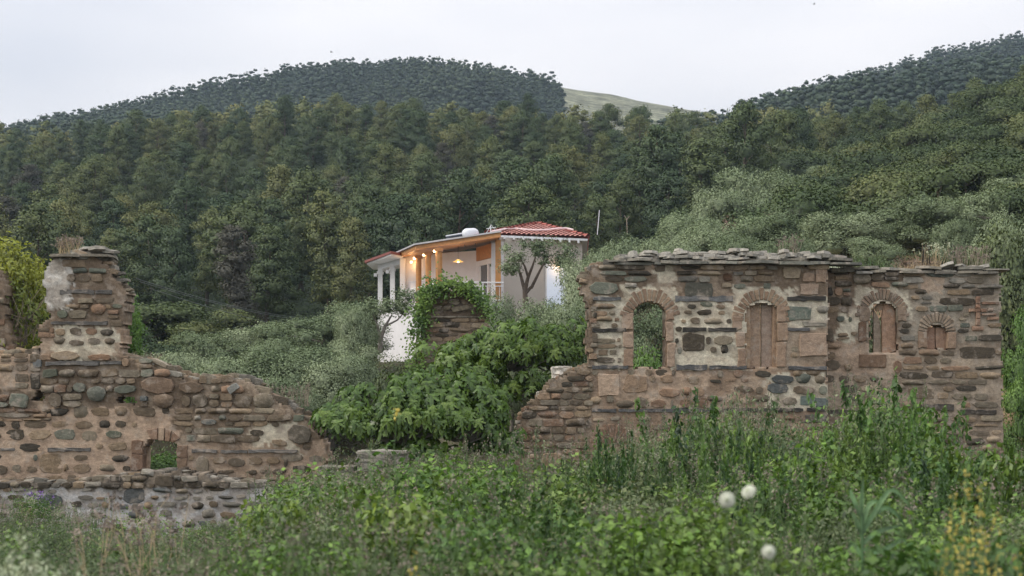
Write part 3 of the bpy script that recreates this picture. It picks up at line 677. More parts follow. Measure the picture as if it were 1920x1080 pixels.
A.arch(1218,600,33,56,15,8,172,sq=1.05); A.arch(1428,597,34,54,17,-8,188,sq=1.02); A.arch(1150,838,8,44,15,8,172,gap=.2,y0=-.02,cols=[srgb(136,98,80),srgb(126,92,76)])
for (x0,x1,y,h) in ((1112,1166,560,9),(1110,1176,619,8),(1266,1376,560,11),(1280,1326,618,9),(1328,1384,618,9),(1476,1550,560,12),(1476,1520,617,7),(1110,1180,688,8),(1268,1402,688,11),(1478,1552,689,7),(1110,1340,769,9),(1350,1552,769,10)):
    A.beam(x0,x1,y,h,rnd.choice([srgb(78,80,92),srgb(96,100,112),srgb(62,60,66)]))
PK=[srgb(160,124,102),srgb(150,114,94),srgb(166,132,112)]
for (x0,y0,x1,y1) in ((1166,588,1187,618),(1168,622,1187,652),(1170,656,1187,688),(1249,582,1264,600),(1249,604,1262,640),(1250,644,1266,688),(1372,590,1392,618),(1380,622,1396,650),(1383,654,1397,688),(1457,572,1474,604),(1458,606,1477,640),(1457,642,1474,688),(1500,625,1550,668),(1505,512,1526,528),(1528,505,1550,530),(1500,533,1534,553)):
    A.block(x0,y0,x1,y1,rnd.choice(PK),jit=1.5)
for (x0,y0,x1,y1,c) in ((1122,700,1160,742,PINK),(1478,575,1520,600,srgb(96,112,106)),(1506,604,1549,612,srgb(130,126,118)),(1500,742,1528,758,srgb(94,116,116)),(1530,745,1552,764,srgb(90,106,112)),(1508,778,1551,792,srgb(92,88,88)),(1285,530,1335,556,srgb(84,84,80)),(1356,512,1372,526,srgb(92,60,46))):
    A.block(x0,y0,x1,y1,c,.03,'stone')
# the blocked doorway: back slabs
for (x0,x1,c,yy) in ((1402,1428,srgb(168,132,110),.2),(1430,1456,srgb(160,130,116),.17)):
    A.prism('filling_slab',[(x0,692),(x1,692),(x1,566),((x0+x1)/2,562),(x0,566)],yy,yy+.12,c,.01,.004)
A.block(1397,566,1408,690,srgb(166,128,100),-.08,'door_frame',1.)
A.block(1449,572,1459,690,srgb(160,120,94),-.06,'door_frame',1.)
A.fill()
A.crest([(1096,540),(1092,520),(1112,500),(1150,492)],12,(12,26),(6,12))
A.crest([(974,800),(985,768),(1012,742),(1040,715),(1072,696),(1102,686)],34,(10,26),(5,12),{'brown':5,'red':4,'grey':1},.1)
A.commit(300)
GR=[srgb(140,136,132),srgb(124,120,114),srgb(150,146,142),srgb(108,106,102),srgb(130,122,112)]
A.slates(1150,1562,[493.5],(50,95),(4,5.5),[srgb(96,98,98),srgb(112,114,110)],.24,tilt=.012)
GL=[srgb(150,146,142),srgb(136,132,130),srgb(162,158,154),srgb(116,114,112)]
A.slates(1140,1560,[489.5,486.5],(26,60),(4,6),GR,.16,tilt=.05)
A.slates(1150,1556,[483,480],(20,50),(4,7),GL,.10,tilt=.08)
A.slates(1160,1556,[483,479],(20,50),(5,8),GL,-.1,tilt=.08)
A.slates(1176,1545,[477],(16,36),(4,7),GL,.02,tilt=.14)
A.slates(1190,1535,[476],(16,40),(5,8),GL,-.12,tilt=.14)
A.slates(1260,1400,[473],(18,40),(4,7),GL,.0,tilt=.14)

# ---- right ruin, lower block set back a little
YB=33.35
B=Wall('ruined_wall','lower ruined stone wall at the right end with a cross of red brick beside a small arch','ruined wall',YB,
 [(1545,509),(1875,513),(1877,700),(1880,790),(1878,1012),(1545,1012)],
 [arch_hole(1631,1682,566,662,20),arch_hole(1738,1776,610,656,8)],
 [dict(r=(1540,640,1890,1000),mortar=srgb(146,124,108),h=(11,20),w=(20,48),gap=5,skip=.1,mix={'brown':6,'dark':2,'tan':1},round=1,rel=.0,proud=(.008,.035)),
  dict(r=(1545,640,1690,700),mortar=PINK,h=(14,22),w=(22,46),gap=6,skip=.3,mix={'brown':4,'red':3},round=1),
  dict(r=(1690,640,1885,800),mortar=srgb(152,132,116),h=(11,17),w=(26,62),gap=4.5,skip=.04,mix={'brown':7,'dark':2,'red':1},proud=(.01,.04)),
  dict(r=(1545,509,1700,640),mortar=UMB,h=(10,19),w=(16,38),gap=3,mix={'brown':4,'red':4,'dark':2,'green':1},proud=(.01,.07)),
  dict(r=(1570,590,1625,640),mortar=CREAM,h=(12,18),w=(18,34),gap=5,skip=.2,mix={'brown':4,'green':3},round=1),
  dict(r=(1690,509,1885,640),mortar=srgb(150,138,126),h=(7.5,13),w=(26,64),gap=2.2,mix={'brown':5,'green':2,'grey':3,'dark':1},proud=(.015,.05)),
  dict(r=(1602,540,1706,600),mortar=CREAM,h=(9,14),w=(16,30),gap=3,skip=.2,mix={'brown':4,'red':1}),
  dict(r=(1725,518,1770,548),mortar=PINK,h=(12,16),w=(20,30),gap=4,skip=.7,mix={'brown':1})],seed=2,
  group='ruined walls of the old stone building')
B.arch(1654,594,32,50,20,0,180,sq=1.0,cols=[srgb(146,114,94),srgb(136,106,90),srgb(124,100,88)],gap=.12)
B.arch(1756,622,18,36,13,2,178,sq=1.0,cols=[srgb(150,126,110),srgb(140,116,100)],gap=.16)
B.block(1610,576,1631,602,srgb(136,110,94)); B.block(1682,576,1698,602,srgb(146,118,100)); B.block(1608,604,1625,640,srgb(118,84,68))
B.block(1722,622,1738,652,srgb(146,112,92)); B.block(1776,622,1792,652,srgb(150,116,96)); B.block(1610,664,1662,690,srgb(126,92,74))
# leaning pink slabs in the larger niche, one with a broken hole, and the back of the small one
B.prism('filling_slab',[(1657,665),(1683,658),(1681,585),(1676,570),(1660,568),(1656,596)],.12,.22,srgb(172,124,98),.01,.004)
B.prism('filling_slab',[(1642,664),(1656,664),(1655,604),(1650,592),(1645,584),(1642,580)],.2,.28,srgb(150,128,112),.008,.004)
B.prism('filling_slab',[(1645,582),(1662,580),(1661,568),(1648,570)],.16,.24,srgb(160,122,98),.008,.003)
B.prism('filling_slab',[(1736,658),(1755,658),(1755,614),(1746,613),(1736,618)],.1,.2,srgb(156,110,90),.006,.003)
B.prism('filling_slab',[(1756.5,634),(1758,658),(1778,658),(1778,618),(1768,614),(1757,614)],.11,.21,srgb(164,120,98),.006,.003)
RB=[srgb(144,98,80),srgb(132,92,76),srgb(150,108,88)]
for (x0,y0,x1,y1) in ((1829,556,1837,570),(1829,571,1837,578),(1816,579,1828,585),(1829,579,1837,585),(1838,579,1850,585),(1851,578,1862,584),(1829,586,1837,598),(1829,599,1837,611),(1822,612,1843,620),(1840,566,1872,571),(1840,588,1866,592),(1850,594,1872,600)):
    B.block(x0,y0,x1,y1,rnd.choice(RB),.06,'brick',.4)
for (x0,x1,y,h) in ((1552,1700,771,9),(1715,1790,764,13),(1800,1870,772,10)): B.beam(x0,x1,y,h,srgb(74,68,70))
B.fill(); B.commit(300)
B.slates(1548,1690,[508,503.5],(30,60),(3.5,6),GR,.2,tilt=.06); B.slates(1680,1846,[511],(40,80),(3.5,5),[srgb(110,104,98),srgb(96,92,90)],.22,tilt=.02)
B.slates(1630,1856,[507],(26,60),(3,6),GR,.1,tilt=.1); B.slates(1760,1860,[502],(20,40),(3,7),GR,.05,tilt=.3)

# ---- left ruin
YL=32.
Lw=Wall('ruined_wall','broken ruined stone wall at the left with a tall pillar and a small square window','ruined wall',YL,
 [(-60,672),(0,668),(40,668),(74,660),(76,606),(92,598),(88,560),(82,520),(90,500),(98,486),(176,480),(200,500),(222,530),(236,552),(238,575),(228,612),(226,664),(262,682),(300,684),(330,704),(372,716),(400,710),(470,716),(492,740),(540,764),(575,786),(602,820),(618,858),(600,880),(588,1010),(-60,1010)],
 [[(268,884),(268,836),(280,824),(318,822),(332,832),(331,884)],[(54,752),(80,754),(82,742),(72,730)],[(214,752),(256,758),(252,746),(228,740)]],
 [dict(r=(-70,760,640,905),mortar=PINK,h=(15,25),w=(24,52),gap=8,skip=.2,mix={'brown':6,'dark':2,'green':1},round=1,proud=(.0,.02)),
  dict(r=(330,765,640,830),mortar=UMB,h=(9,15),w=(22,50),gap=3,mix={'brown':6,'grey':1,'green':1},proud=(.01,.06)),
  dict(r=(470,790,560,850),mortar=CREAM,h=(14,22),w=(26,40),gap=8,skip=.35,mix={'brown':4,'dark':1},round=1),
  dict(r=(360,835,540,905),mortar=srgb(156,124,102),h=(13,22),w=(20,40),gap=8,skip=.2,mix={'brown':4,'dark':2},round=1),
  dict(r=(-70,765,95,790),mortar=EARTH,h=(9,14),w=(24,50),gap=3,mix={'brown':5,'red':2}),
  dict(r=(-70,670,640,765),mortar=UMB,h=(11,23),w=(20,46),gap=3,big=.12,mix={'brown':7,'green':3,'red':2,'blue':1},proud=(.02,.12),rot=.1,rel=-.03),
  dict(r=(-70,660,75,730),mortar=PINK,h=(14,24),w=(24,44),gap=6,skip=.2,mix={'brown':5,'dark':1},proud=(.01,.05)),
  dict(r=(60,470,245,612),mortar=UMB,h=(9,20),w=(18,38),gap=2.5,mix={'brown':6,'green':2,'red':2},proud=(.01,.08)),
  dict(r=(70,486,134,582),mortar=LIME,h=(14,20),w=(20,30),gap=8,skip=1.4,mix={'grey':1},round=1,rel=.03),
  dict(r=(100,612,218,676),mortar=CREAM,h=(14,22),w=(22,40),gap=6,skip=.08,mix={'brown':6,'dark':2,'red':1},round=1),
  dict(r=(70,612,100,676),mortar=EARTH,h=(14,26),w=(20,30),gap=2,mix={'red':4,'brown':2})],seed=3,rag=4.5,
  group='ruined walls of the old stone building')
for (x0,x1,y,h) in ((112,212,548,10),(96,204,606,9),(86,230,681,8),(90,172,843,7),(-50,30,843,6),(360,560,846,7)): Lw.beam(x0,x1,y,h,rnd.choice([srgb(100,98,104),srgb(86,84,90)]))
Lw.prism('arch_stone',[(276,806),(296,802),(296,824),(284,824)],-.06,.3,srgb(150,112,92)); Lw.prism('arch_stone',[(298,801),(309,802),(308,826),(298,826)],-.06,.3,srgb(166,134,112))
Lw.prism('arch_stone',[(311,803),(322,808),(318,828),(310,827)],-.06,.3,srgb(148,108,86)); Lw.prism('arch_stone',[(324,809),(338,822),(324,830),(320,828)],-.05,.3,srgb(142,100,78))
Lw.blocks.append((266,798,340,830)); Lw.block(248,826,268,850,srgb(122,88,72)); Lw.block(246,852,267,882,srgb(128,92,76)); Lw.block(332,836,352,858,srgb(124,92,76)); Lw.block(332,860,350,884,srgb(128,98,80))
for (x0,y0,x1,y1,c) in ((266,706,332,738,srgb(128,98,82)),(336,716,382,738,srgb(112,88,74)),(164,724,200,752,srgb(94,100,96)),(138,718,162,736,srgb(104,108,102)),(288,738,328,764,srgb(116,92,78)),(540,796,586,832,srgb(104,94,86)),(96,658,150,676,srgb(158,132,108)),(166,664,210,676,srgb(146,104,78)),(378,786,408,796,srgb(96,102,106)),(172,570,200,590,srgb(138,100,78))):
    Lw.stone((x0+x1)/2,(y0+y1)/2,x1-x0,y1-y0,c,.08,rnd.uniform(-.03,.03),var=rnd.choice([1,4,7,10])); Lw.blocks.append((x0,y0,x1,y1))
Lw.fill()
Lw.crest([(226,668),(262,682),(300,684),(330,704),(372,716),(400,710),(470,714),(492,740),(540,764),(575,786),(602,820)],46,(14,40),(8,20),{'brown':6,'grey':2,'red':2},.2)
Lw.crest([(98,482),(176,474),(200,494),(222,526),(236,550)],22,(14,34),(5,12),{'brown':4,'grey':4},.15)
Lw.crest([(-40,666),(40,664),(74,660)],10,(14,34),(8,18))
Lw.stone(298,680,34,8,srgb(150,134,116),.0,.45,name='loose_stone'); Lw.stone(438,728,24,14,srgb(128,130,132),.1,-.6,name='loose_stone')
Lw.commit(300)
Lw.slates(94,176,[479],(60,76),(4,5),[srgb(110,102,94)],.2,tilt=.01); Lw.slates(120,200,[474,470],(22,40),(4,8),GR,.1,tilt=.2)

# ---- low foundation wall in front of the left ruin, pillar stump at the far left, overgrown gable
LO=Wall('foundation_wall','low foundation wall of bluish lime mortar below the left ruin','low wall',30.8,
 [(-60,905),(120,908),(250,892),(330,884),(420,900),(520,912),(640,914),(650,1040),(-60,1040)],[],
 [dict(r=(-70,880,660,1050),mortar=BLUELIME,h=(11,19),w=(18,44),gap=8,skip=.3,mix={'dark':2,'grey':3,'blue':2,'brown':2},round=1),
  dict(r=(-70,880,660,916),mortar=srgb(96,88,86),h=(8,14),w=(18,40),gap=3,mix={'grey':3,'dark':3,'brown':3},proud=(.02,.1))],seed=4,t=.9)
LO.fill(); LO.crest([(0,906),(120,908),(250,893),(330,886),(420,901),(520,912),(640,914)],34,(12,34),(6,14),{'grey':4,'dark':2,'brown':3},.3); LO.commit(220)
ST_=Wall('ruined_pillar','stump of a ruined stone pillar cut by the left edge of the photo','ruined pillar',32.6,
 [(-60,505),(-2,508),(12,535),(8,575),(16,620),(30,650),(34,700),(-60,700)],[],
 [dict(r=(-70,490,60,700),mortar=UMB,h=(9,18),w=(16,34),gap=2.5,mix={'brown':5,'red':2,'dark':1},proud=(.01,.1))],seed=5)
ST_.fill(); ST_.commit(100)
YG=41.
GW=Wall('ruined_gable','ruined stone gable overgrown with climbing ivy in front of the house','ruined gable',YG,
 [(776,740),(778,690),(792,600),(798,575),(815,558),(838,546),(862,545),(884,556),(902,575),(914,600),(922,660),(922,740)],[],
 [dict(r=(760,530,940,596),mortar=srgb(96,78,68),h=(7,13),w=(12,28),gap=2,mix={'brown':6,'dark':3,'grey':2},proud=(.01,.12),rot=.25),
  dict(r=(760,596,940,745),mortar=srgb(120,96,82),h=(7,12),w=(14,36),gap=2,mix={'brown':5,'red':2,'dark':1,'tan':1})],seed=6,step=3.5,
  group=None)
GW.beam(780,912,594,4,srgb(140,128,116)); GW.fill(); GW.crest([(798,575),(815,558),(838,546),(862,545),(884,556),(902,575)],16,(10,20),(5,9)); GW.commit(240)

# single blocks lying in the weeds
def boulder(px0,py0,px1,py1,Y,label,color,seed):
    r=np.random.RandomState(seed); bm=bmesh.new(); bmesh.ops.create_cube(bm,size=1); bmesh.ops.subdivide_edges(bm,edges=bm.edges[:],cuts=7,use_grid_fill=True)
    c=P((px0+px1)/2,(py0+py1)/2,Y); sx=(px1-px0)/F*Y; sz=(py1-py0)/F*Y*1.25
    for v in bm.verts:
        q=v.co.copy(); k=1-.10*(q.length-.5)**1.; v.co=q*k; n=noise.fractal(q*3+Vector((seed,0,0)),.8,2,4)
        v.co+=q.normalized()*n*.09; v.co=Vector((v.co.x*sx,v.co.y*.8,v.co.z*sz))
    me=bpy.data.meshes.new('stone_block'); bm.to_mesh(me); bm.free(); me.materials.append(M['stone'])
    o=bpy.data.objects.new('stone_block',me); link(o); o.location=c-Vector((0,0,sz*.16)); o.color=(*color,1); tag(o,label,'stone block')
boulder(672,842,764,872,29,'large grey dressed stone block lying in front of the fig bushes',srgb(122,118,114),1)
boulder(600,872,668,890,29,'low flat grey stone half hidden left of the large block',srgb(104,100,94),2)
boulder(1034,686,1072,704,33.8,'small pale whitish stone on the sloping rubble end of the wall',srgb(196,190,184),3)

# ------------------------------------------------------------------ house
M['plaster_white'] = simple('white_plaster', (.72,.71,.72), .8, .05, 3)
M['plaster_beige'] = simple('beige_plaster', (.50,.45,.40), .85, .06, 2)
M['white_paint'] = simple('white_paint', (.78,.79,.8), .5, .05, 6)
M['wood'] = simple('varnished_wood', (.46,.22,.07), .45, .22, 5)
M['wood_soffit'] = simple('wood_boarding', (.46,.2,.065), .5, .25, 7)
M['tile'] = simple('red_roof_tile', (.42,.19,.16), .75, .3, 3, .3)
M['ridge'] = simple('ridge_tile', (.30,.085,.065), .8, .35, 6, .3)
M['metal_grey'] = simple('grey_metal', (.35,.36,.38), .4, .1, 5, 0, .6)
M['tank'] = simple('painted_tank', (.66,.68,.71), .35, .08, 4)
M['collector'] = simple('solar_glass', (.05,.06,.08), .1, .1, 5)
M['glass'] = simple('dark_glass', (.06,.065,.07), .08, .1, 3)
M['painted_glow_panel'] = simple('painted_glow_panel', (.6,.32,.2), .8, .2, 3)  # orange lamplight of the room put into the base colour
M['dark'] = simple('dark_frame', (.05,.045,.045), .5, .1, 3)
M['bulb'] = simple('lit_bulb', (1,.8,.5), .5, 0, 3, emit=(1,.7,.34), es=7)
M['shade'] = simple('amber_lamp_shade', (.55,.36,.12), .4, .1, 3, emit=(1,.55,.15), es=.5)
M['roof_top'] = simple('grey_roof_sheet', (.42,.42,.44), .6, .15, 3)
M['fascia_red'] = simple('red_brown_fascia', (.22,.07,.055), .6, .2, 3)
M['lit_panel'] = simple('lit_interior_wall', (.7,.75,.85), .7, .05, 3, emit=(.75,.85,1), es=.18)
M['cable'] = simple('cable', (.16,.18,.18), .6, .1, 3)

def xy(px,Y): return (X(px,Y),Y)
H=thing('house',(X(900,66),68,3.2),'white and beige hillside house with hipped red tile roof and wooden veranda','house')
zf,zc=5.5,8.1
a_=xy(937,65.2); b_=xy(1092,67.2); c_=xy(893,68.4); d_=xy(752,71.2); e_=xy(1092,76); f_=xy(760,78)
MB().wall(a_,b_,3.0,8.62,.25).build('beige_wall',M['plaster_beige'],H)
MB().wall((b_[0],b_[1]),e_,3.0,8.62,.25).wall(e_,f_,3.,8.2,.25).wall((f_[0],f_[1]),(d_[0],d_[1]+.25),3.,8.2,.25).build('rear_walls',M['plaster_beige'],H)
MB().wall(d_,c_,2.6,8.28,.25).build('veranda_wall',M['plaster_white'],H)
# shallow panel mouldings on the veranda wall
def on_wall(p,q,t,off=0.):
    p=Vector(p);q=Vector(q);d=(q-p).normalized();n=Vector((d.y,-d.x)); v=p.lerp(q,t)+n*off; return (v.x,v.y)
mb=MB()
mb.wall(on_wall(d_,c_,.05,.02),on_wall(d_,c_,.97,.02),6.92,6.96,.018)
for t0 in (.05,.36,.68,.965): mb.wall(on_wall(d_,c_,t0,.021),on_wall(d_,c_,t0+.006,.021),5.6,6.92,.019)
mb.build('wall_moulding',M['white_paint'],H)
# side wall with glazed door, lintel and timber panel above
s0=Vector(c_); s1=Vector(a_)
MB().wall(c_,on_wall(c_,a_,.10),zf,7.55,.2).wall(on_wall(c_,a_,.80),a_,zf,8.4,.2).build('side_wall',M['plaster_white'],H)
MB().wall(on_wall(c_,a_,.0,.004),on_wall(c_,a_,.80,.004),7.75,8.42,.2).build('timber_panel',M['wood_soffit'],H)
MB().wall(on_wall(c_,a_,.0,.03),on_wall(c_,a_,.82,.03),7.48,7.72,.2).build('lintel',M['plaster_white'],H)
dr=MB().wall(on_wall(c_,a_,.10,-.05),on_wall(c_,a_,.14,-.05),zf,7.48,.08).wall(on_wall(c_,a_,.44,-.05),on_wall(c_,a_,.48,-.05),zf,7.48,.08).wall(on_wall(c_,a_,.74,-.05),on_wall(c_,a_,.80,-.05),zf,7.48,.08).build('door',M['white_paint'],H)
MB().wall(on_wall(c_,a_,.14,-.08),on_wall(c_,a_,.44,-.08),zf,7.48,.03).build('door_glass',M['glass'],dr,H)
MB().wall(on_wall(c_,a_,.48,-.25),on_wall(c_,a_,.74,-.25),zf,7.48,.03).build('painted_glow_panel',M['painted_glow_panel'],dr,H)  # flat panel coloured to stand in for the lamplit interior behind the door
# slab / balcony floor, lower white storey
P0=xy(828,64.2); PR=xy(944,64.6); PL=xy(752,71.0)
MB().slab([PL,P0,PR,a_,c_,d_],zf-.22,zf).build('balcony_floor',M['white_paint'],H)
MB().wall(xy(708,70.2),xy(800,65.2),.5,zf-.224,.2).wall(xy(800,65.2),xy(944,65.6),.5,zf-.224,.2).build('lower_wall',M['plaster_white'],H)
MB().slab([xy(702,76),xy(702,70.4),xy(752,70.9),xy(760,76)],zf-.62,zf-.4).build('porch_floor',M['white_paint'],H)
# railing
rl=MB(); RT=6.42
path=[PL,P0,PR]
for p,q in ((PL,P0),(P0,PR)):
    rl.tube([(p[0],p[1],RT),(q[0],q[1],RT)],.032,6); rl.tube([(p[0],p[1],RT-.17),(q[0],q[1],RT-.17)],.02,5); rl.tube([(p[0],p[1],zf+.1),(q[0],q[1],zf+.1)],.02,5)
RAIL=rl.build('railing',M['white_paint'],H)
for p,q,n in ((PL,P0,26),(P0,PR,15)):
    for i in range(n):
        t=i/n; x,y=p[0]+(q[0]-p[0])*t,p[1]+(q[1]-p[1])*t; thick=i%5==0
        MB().tube([(x,y,zf),(x,y,RT if thick else RT-.17)],.028 if thick else .011,5).build('rail_post' if thick else 'baluster',M['white_paint'],RAIL,H)
# wooden posts with little capital lamps
for px,Y in ((823,64.5),(803,66.4),(785,68.1)):
    x,y=xy(px,Y); zt=8.02
    o=MB().tube([(x,y,zf),(x,y,zt)],.155 if px>810 else .14,10).build('wooden_post',M['wood'],H,smooth=False)
    MB().box((x-.19,y-.19,zt-.16),(x+.19,y+.19,zt-.02)).build('capital',M['wood_soffit'],o,H)
    MB().tube([(x-.2,y-.12,zt-.2),(x-.2,y-.12,zt-.11)],.06,8).build('spot_lamp',M['bulb'],o,H)
x,y=xy(934,64.75); MB().box((x-.13,y-.13,zf),(x+.13,y+.13,8.42)).build('wooden_post',M['wood'],H)
x,y=xy(925,65.4); MB().box((x-.1,y-.1,zf),(x+.1,y+.1,8.36)).build('white_post',M['white_paint'],H)
# veranda roof: timber soffit below, grey sheet above
VR=[(*xy(939,63.6),8.50),(*xy(779,66.2),8.16),(*xy(742,71.9),8.26),(X(752,78),78,8.6),(X(905,74),74,9.1),(X(930,66.5),66.5,8.62)]
MB().slab(VR,-.06,.0).build('soffit',M['wood_soffit'],H)
MB().slab(VR,.003,.16).build('fascia',M['wood'],H)
V2=[(VR[0][0]+.03,VR[0][1]-.1,VR[0][2]),(VR[1][0]-.05,VR[1][1]-.12,VR[1][2]),(VR[2][0]-.12,VR[2][1],VR[2][2])]+VR[3:]
MB().slab(V2,.163,.235).build('roof_sheet',M['roof_top'],H)
# hipped tile roof: barrel tiles as real relief
def tiled(p0,p1,ap,name='roof_tiles',pitch=.25,row=.34):
    """triangular roof face from eave p0-p1 up to the apex; half-round rolls running up the slope, stepped rows"""
    p0,p1,ap=Vector(p0),Vector(p1),Vector(ap); e=(p1-p0); Lh=e.length; e.normalize(); nrm=e.cross(ap-p0).normalized()
    if nrm.z<0: nrm=-nrm
    up=(nrm.cross(e)).normalized(); 
    if up.z<0: up=-up
    H_=(ap-p0).dot(up); xa=(ap-p0).dot(e); nx=int(Lh/pitch)*6; nr=int(H_/row); V=[];Fc=[]
    for j in range(nr):
        for lip in (0,1):
            h=(j+lip*1.04)*row; h=min(h,H_-.01); x0=xa*h/H_; x1=Lh-(Lh-xa)*h/H_
            for i in range(nx+1):
                xx=Lh*i/nx; xc=min(max(xx,x0),x1); roll=abs(math.sin(math.pi*xc/pitch))*.075
                V.append(p0+e*xc+up*h+nrm*(roll+.045*(1-lip)+.01))
    for j in range(nr):
        for i in range(nx): a=2*j*(nx+1)+i; Fc.append((a,a+1,a+nx+2,a+nx+1))
    o=part(name,[tuple(v) for v in V],Fc,M['tile'],H); o['kind']='stuff'; return o
AP=P(1008,421,70.5); E1=Vector((*xy(912,65.0),8.72)); E2=Vector((*xy(1103,66.8),8.74)); E3=Vector((X(1100,76),76,8.72)); E4=Vector((X(935,75),75,8.72))
AP2=AP
tiled(E1,E2,AP); tiled(E2,E3,AP); tiled(E3,E4,AP); tiled(E4,E1,AP)
for q in (E1,E2,E3,E4):
    n=int((AP-q).length/.42)
    m=MB()
    for i in range(n):
        s0_,s1_=q.lerp(AP,i/n),q.lerp(AP,(i+1.1)/n); m.tube([s0_+Vector((0,0,.09)),s1_+Vector((0,0,.05))],[.12,.09],6,False)
    o=m.build('ridge_tiles',M['ridge'],H); o['kind']='stuff'
MB().slab([(E1.x+.05,E1.y+.02),(E2.x-.03,E2.y+.02),(E3.x-.03,E3.y-.1),(E4.x+.05,E4.y-.1)],8.60,8.70).build('eave_board',M['white_paint'],H)
for i in range(9):
    t=(i+.5)/9; x,y=a_[0]+(b_[0]-a_[0])*t,a_[1]+(b_[1]-a_[1])*t; MB().box((x-.05,y-.5,8.48),(x+.05,y-.003,8.597)).build('rafter_end',M['white_paint'],H)
# white hose lying over the roof
pts=[]
for px,py,Y in ((918,437,65.2),(934,434,65.6),(948,431,66.4),(966,430.5,67.2),(985,432.5,67.0),(1005,433.5,66.9),(1025,433,67.2),(1045,430.5,67.9),(1062,430,68.1),(1075,433,67.8)): pts.append(P(px,py-2,Y))
hp=MB().tube(pts,.045,6).build('hose',simple('pale_hose',(.75,.6,.6),.5,.05,3),None); tag(hp,'pale pinkish hose lying slack across the red tiled roof','hose')
# small aerial frame on the roof corner
m=MB(); bx=P(920,441,65); m.tube([bx,bx+Vector((0,0,.45))],.02,4).tube([bx+Vector((-.2,0,.3)),bx+Vector((.25,0,.38))],.018,4).tube([bx+Vector((-.2,0,.1)),bx+Vector((.02,0,.5)),bx+Vector((.3,0,.12))],.02,4)
ae=m.build('roof_aerial',M['white_paint'],None); tag(ae,'small white metal frame at the left corner of the red roof','aerial')
# solar heater
SH_=thing('solar_water_heater',P(876,447,66.5),'white cylindrical solar water heater tank with tilted collector on the veranda roof','water heater')
c=P(882,437.5,66.5); ax=Vector((.42,.9,.12)).normalized()
pr=[(-.6,.02),(-.58,.12),(-.5,.21),(-.38,.245),(.38,.245),(.5,.21),(.58,.12),(.6,.02)]
MB().tube([c+ax*a for a,_ in pr],[b for _,b in pr],16).build('tank',M['tank'],SH_,smooth=True)
k0=c+Vector((-.30,-.3,-.12)); k1=P(836,449,65.9)+Vector((0,0,.06)); dz=Vector((.35,.95,0))
MB().add([k0,k0+dz,k1+dz,k1]+[v+Vector((0,0,.09)) for v in (k0,k0+dz,k1+dz,k1)],BOXF).build('collector_panel',M['collector'],SH_)
MB().tube([k0+Vector((0,-.02,.1)),k1+Vector((0,-.02,.1))],.03,5).tube([k0+dz+Vector((0,0,.1)),k1+dz+Vector((0,0,.1))],.03,5).build('panel_frame',M['tank'],SH_)
MB().tube([c+Vector((.2,-.1,-.2)),c+Vector((.25,-.1,-.62))],.025,4).tube([c+Vector((-.25,-.1,-.2)),c+Vector((-.28,-.1,-.7))],.025,4).tube([k0,k0+Vector((0,0,-.4))],.02,4).build('support_frame',M['metal_grey'],SH_)
# white side porch
SO=[xy(688,74.5),xy(733,69.3),xy(756,70.4),xy(756,77),xy(700,78)]
MB().slab(SO,8.12,8.2).build('porch_soffit',M['white_paint'],H)
ridge=[(X(745,77),77,8.9),(X(745,70.5),70.5,8.5)]
m=MB(); q0=Vector((*SO[0],8.2)); q1=Vector((*SO[1],8.2)); q2=Vector((*SO[2],8.2)); q4=Vector((*SO[4],8.2)); rt=Vector((X(750,76),76,8.75)); 
q0+=Vector((-.12,-.05,0)); q1+=Vector((0,-.15,0))
m.add([q0,q1,q2,rt,q4,q0+Vector((0,0,.13)),q1+Vector((0,0,.13)),q2+Vector((0,0,.13)),rt+Vector((0,0,.13)),q4+Vector((0,0,.13))],[(0,1,6,5),(1,2,7,6),(2,3,8,7),(3,4,9,8),(4,0,5,9),(5,6,7),(5,7,8),(5,8,9),(0,2,1),(0,3,2),(0,4,3)])
m.build('porch_roof',M['fascia_red'],H)
for px,Y in ((713,74.3),(736,72.2)):
    x,y=xy(px,Y); o=MB().box((x-.12,y-.12,4.9),(x+.12,y+.12,7.9)).build('porch_post',M['white_paint'],H); MB().box((x-.17,y-.17,7.58),(x+.17,y+.17,7.72)).build('capital',M['white_paint'],o,H)
    MB().box((x-.33,y-.2,7.45),(x-.17,y-.05,7.62)).build('porch_lamp',M['tank'],o,H)
x,y=xy(755,70.9); MB().box((x-.13,y-.13,4.9),(x+.13,y+.1,8.11)).build('porch_post',M['white_paint'],H)
MB().wall(xy(711,74.4),xy(755,70.8),7.86,8.115,.16).wall(xy(714,74.4),xy(735,78),7.88,8.112,.14).build('porch_beam',M['white_paint'],H)
# pendant lamp and the lights it and the sconces give
PL_=thing('pendant_lamp',P(859,466,66.4),'lit amber pendant lamp hanging from the veranda ceiling','lamp')
lx,ly=X(859,66.4),66.4; lz=Z(491,66.4)
MB().tube([(lx,ly,8.35),(lx,ly,lz+.1)],.008,4).build('cord',M['dark'],PL_)
m=MB(); m.tube([(lx,ly,lz+.12),(lx,ly,lz+.06),(lx,ly,lz-.0)],[.05,.14,.26],14,False); m.build('lamp_shade',M['shade'],PL_,smooth=True)
MB().tube([(lx,ly,lz+.07),(lx,ly,lz-.03)],.045,8).build('bulb',M['bulb'],PL_)
def lamp(p,e,r_=.06,col=(1,.6,.25)):
    l=bpy.data.lights.new('lamp_light','POINT'); l.energy=e; l.color=col; l.shadow_soft_size=r_; o=bpy.data.objects.new('lamp_light',l); link(o); o.location=p
lamp((lx,ly-.05,lz-.12),4); lamp((lx,ly-.05,lz+.28),3,.1); 
for px,Y,e in ((823,64.5,2),(803,66.4,2),(785,68.1,4)): x,y=xy(px,Y); lamp((x-.28,y+.05,7.72),e,.05)
pw=on_wall(d_,c_,.2,.35); lamp((pw[0],pw[1],7.75),8,.08,(1,.52,.18))
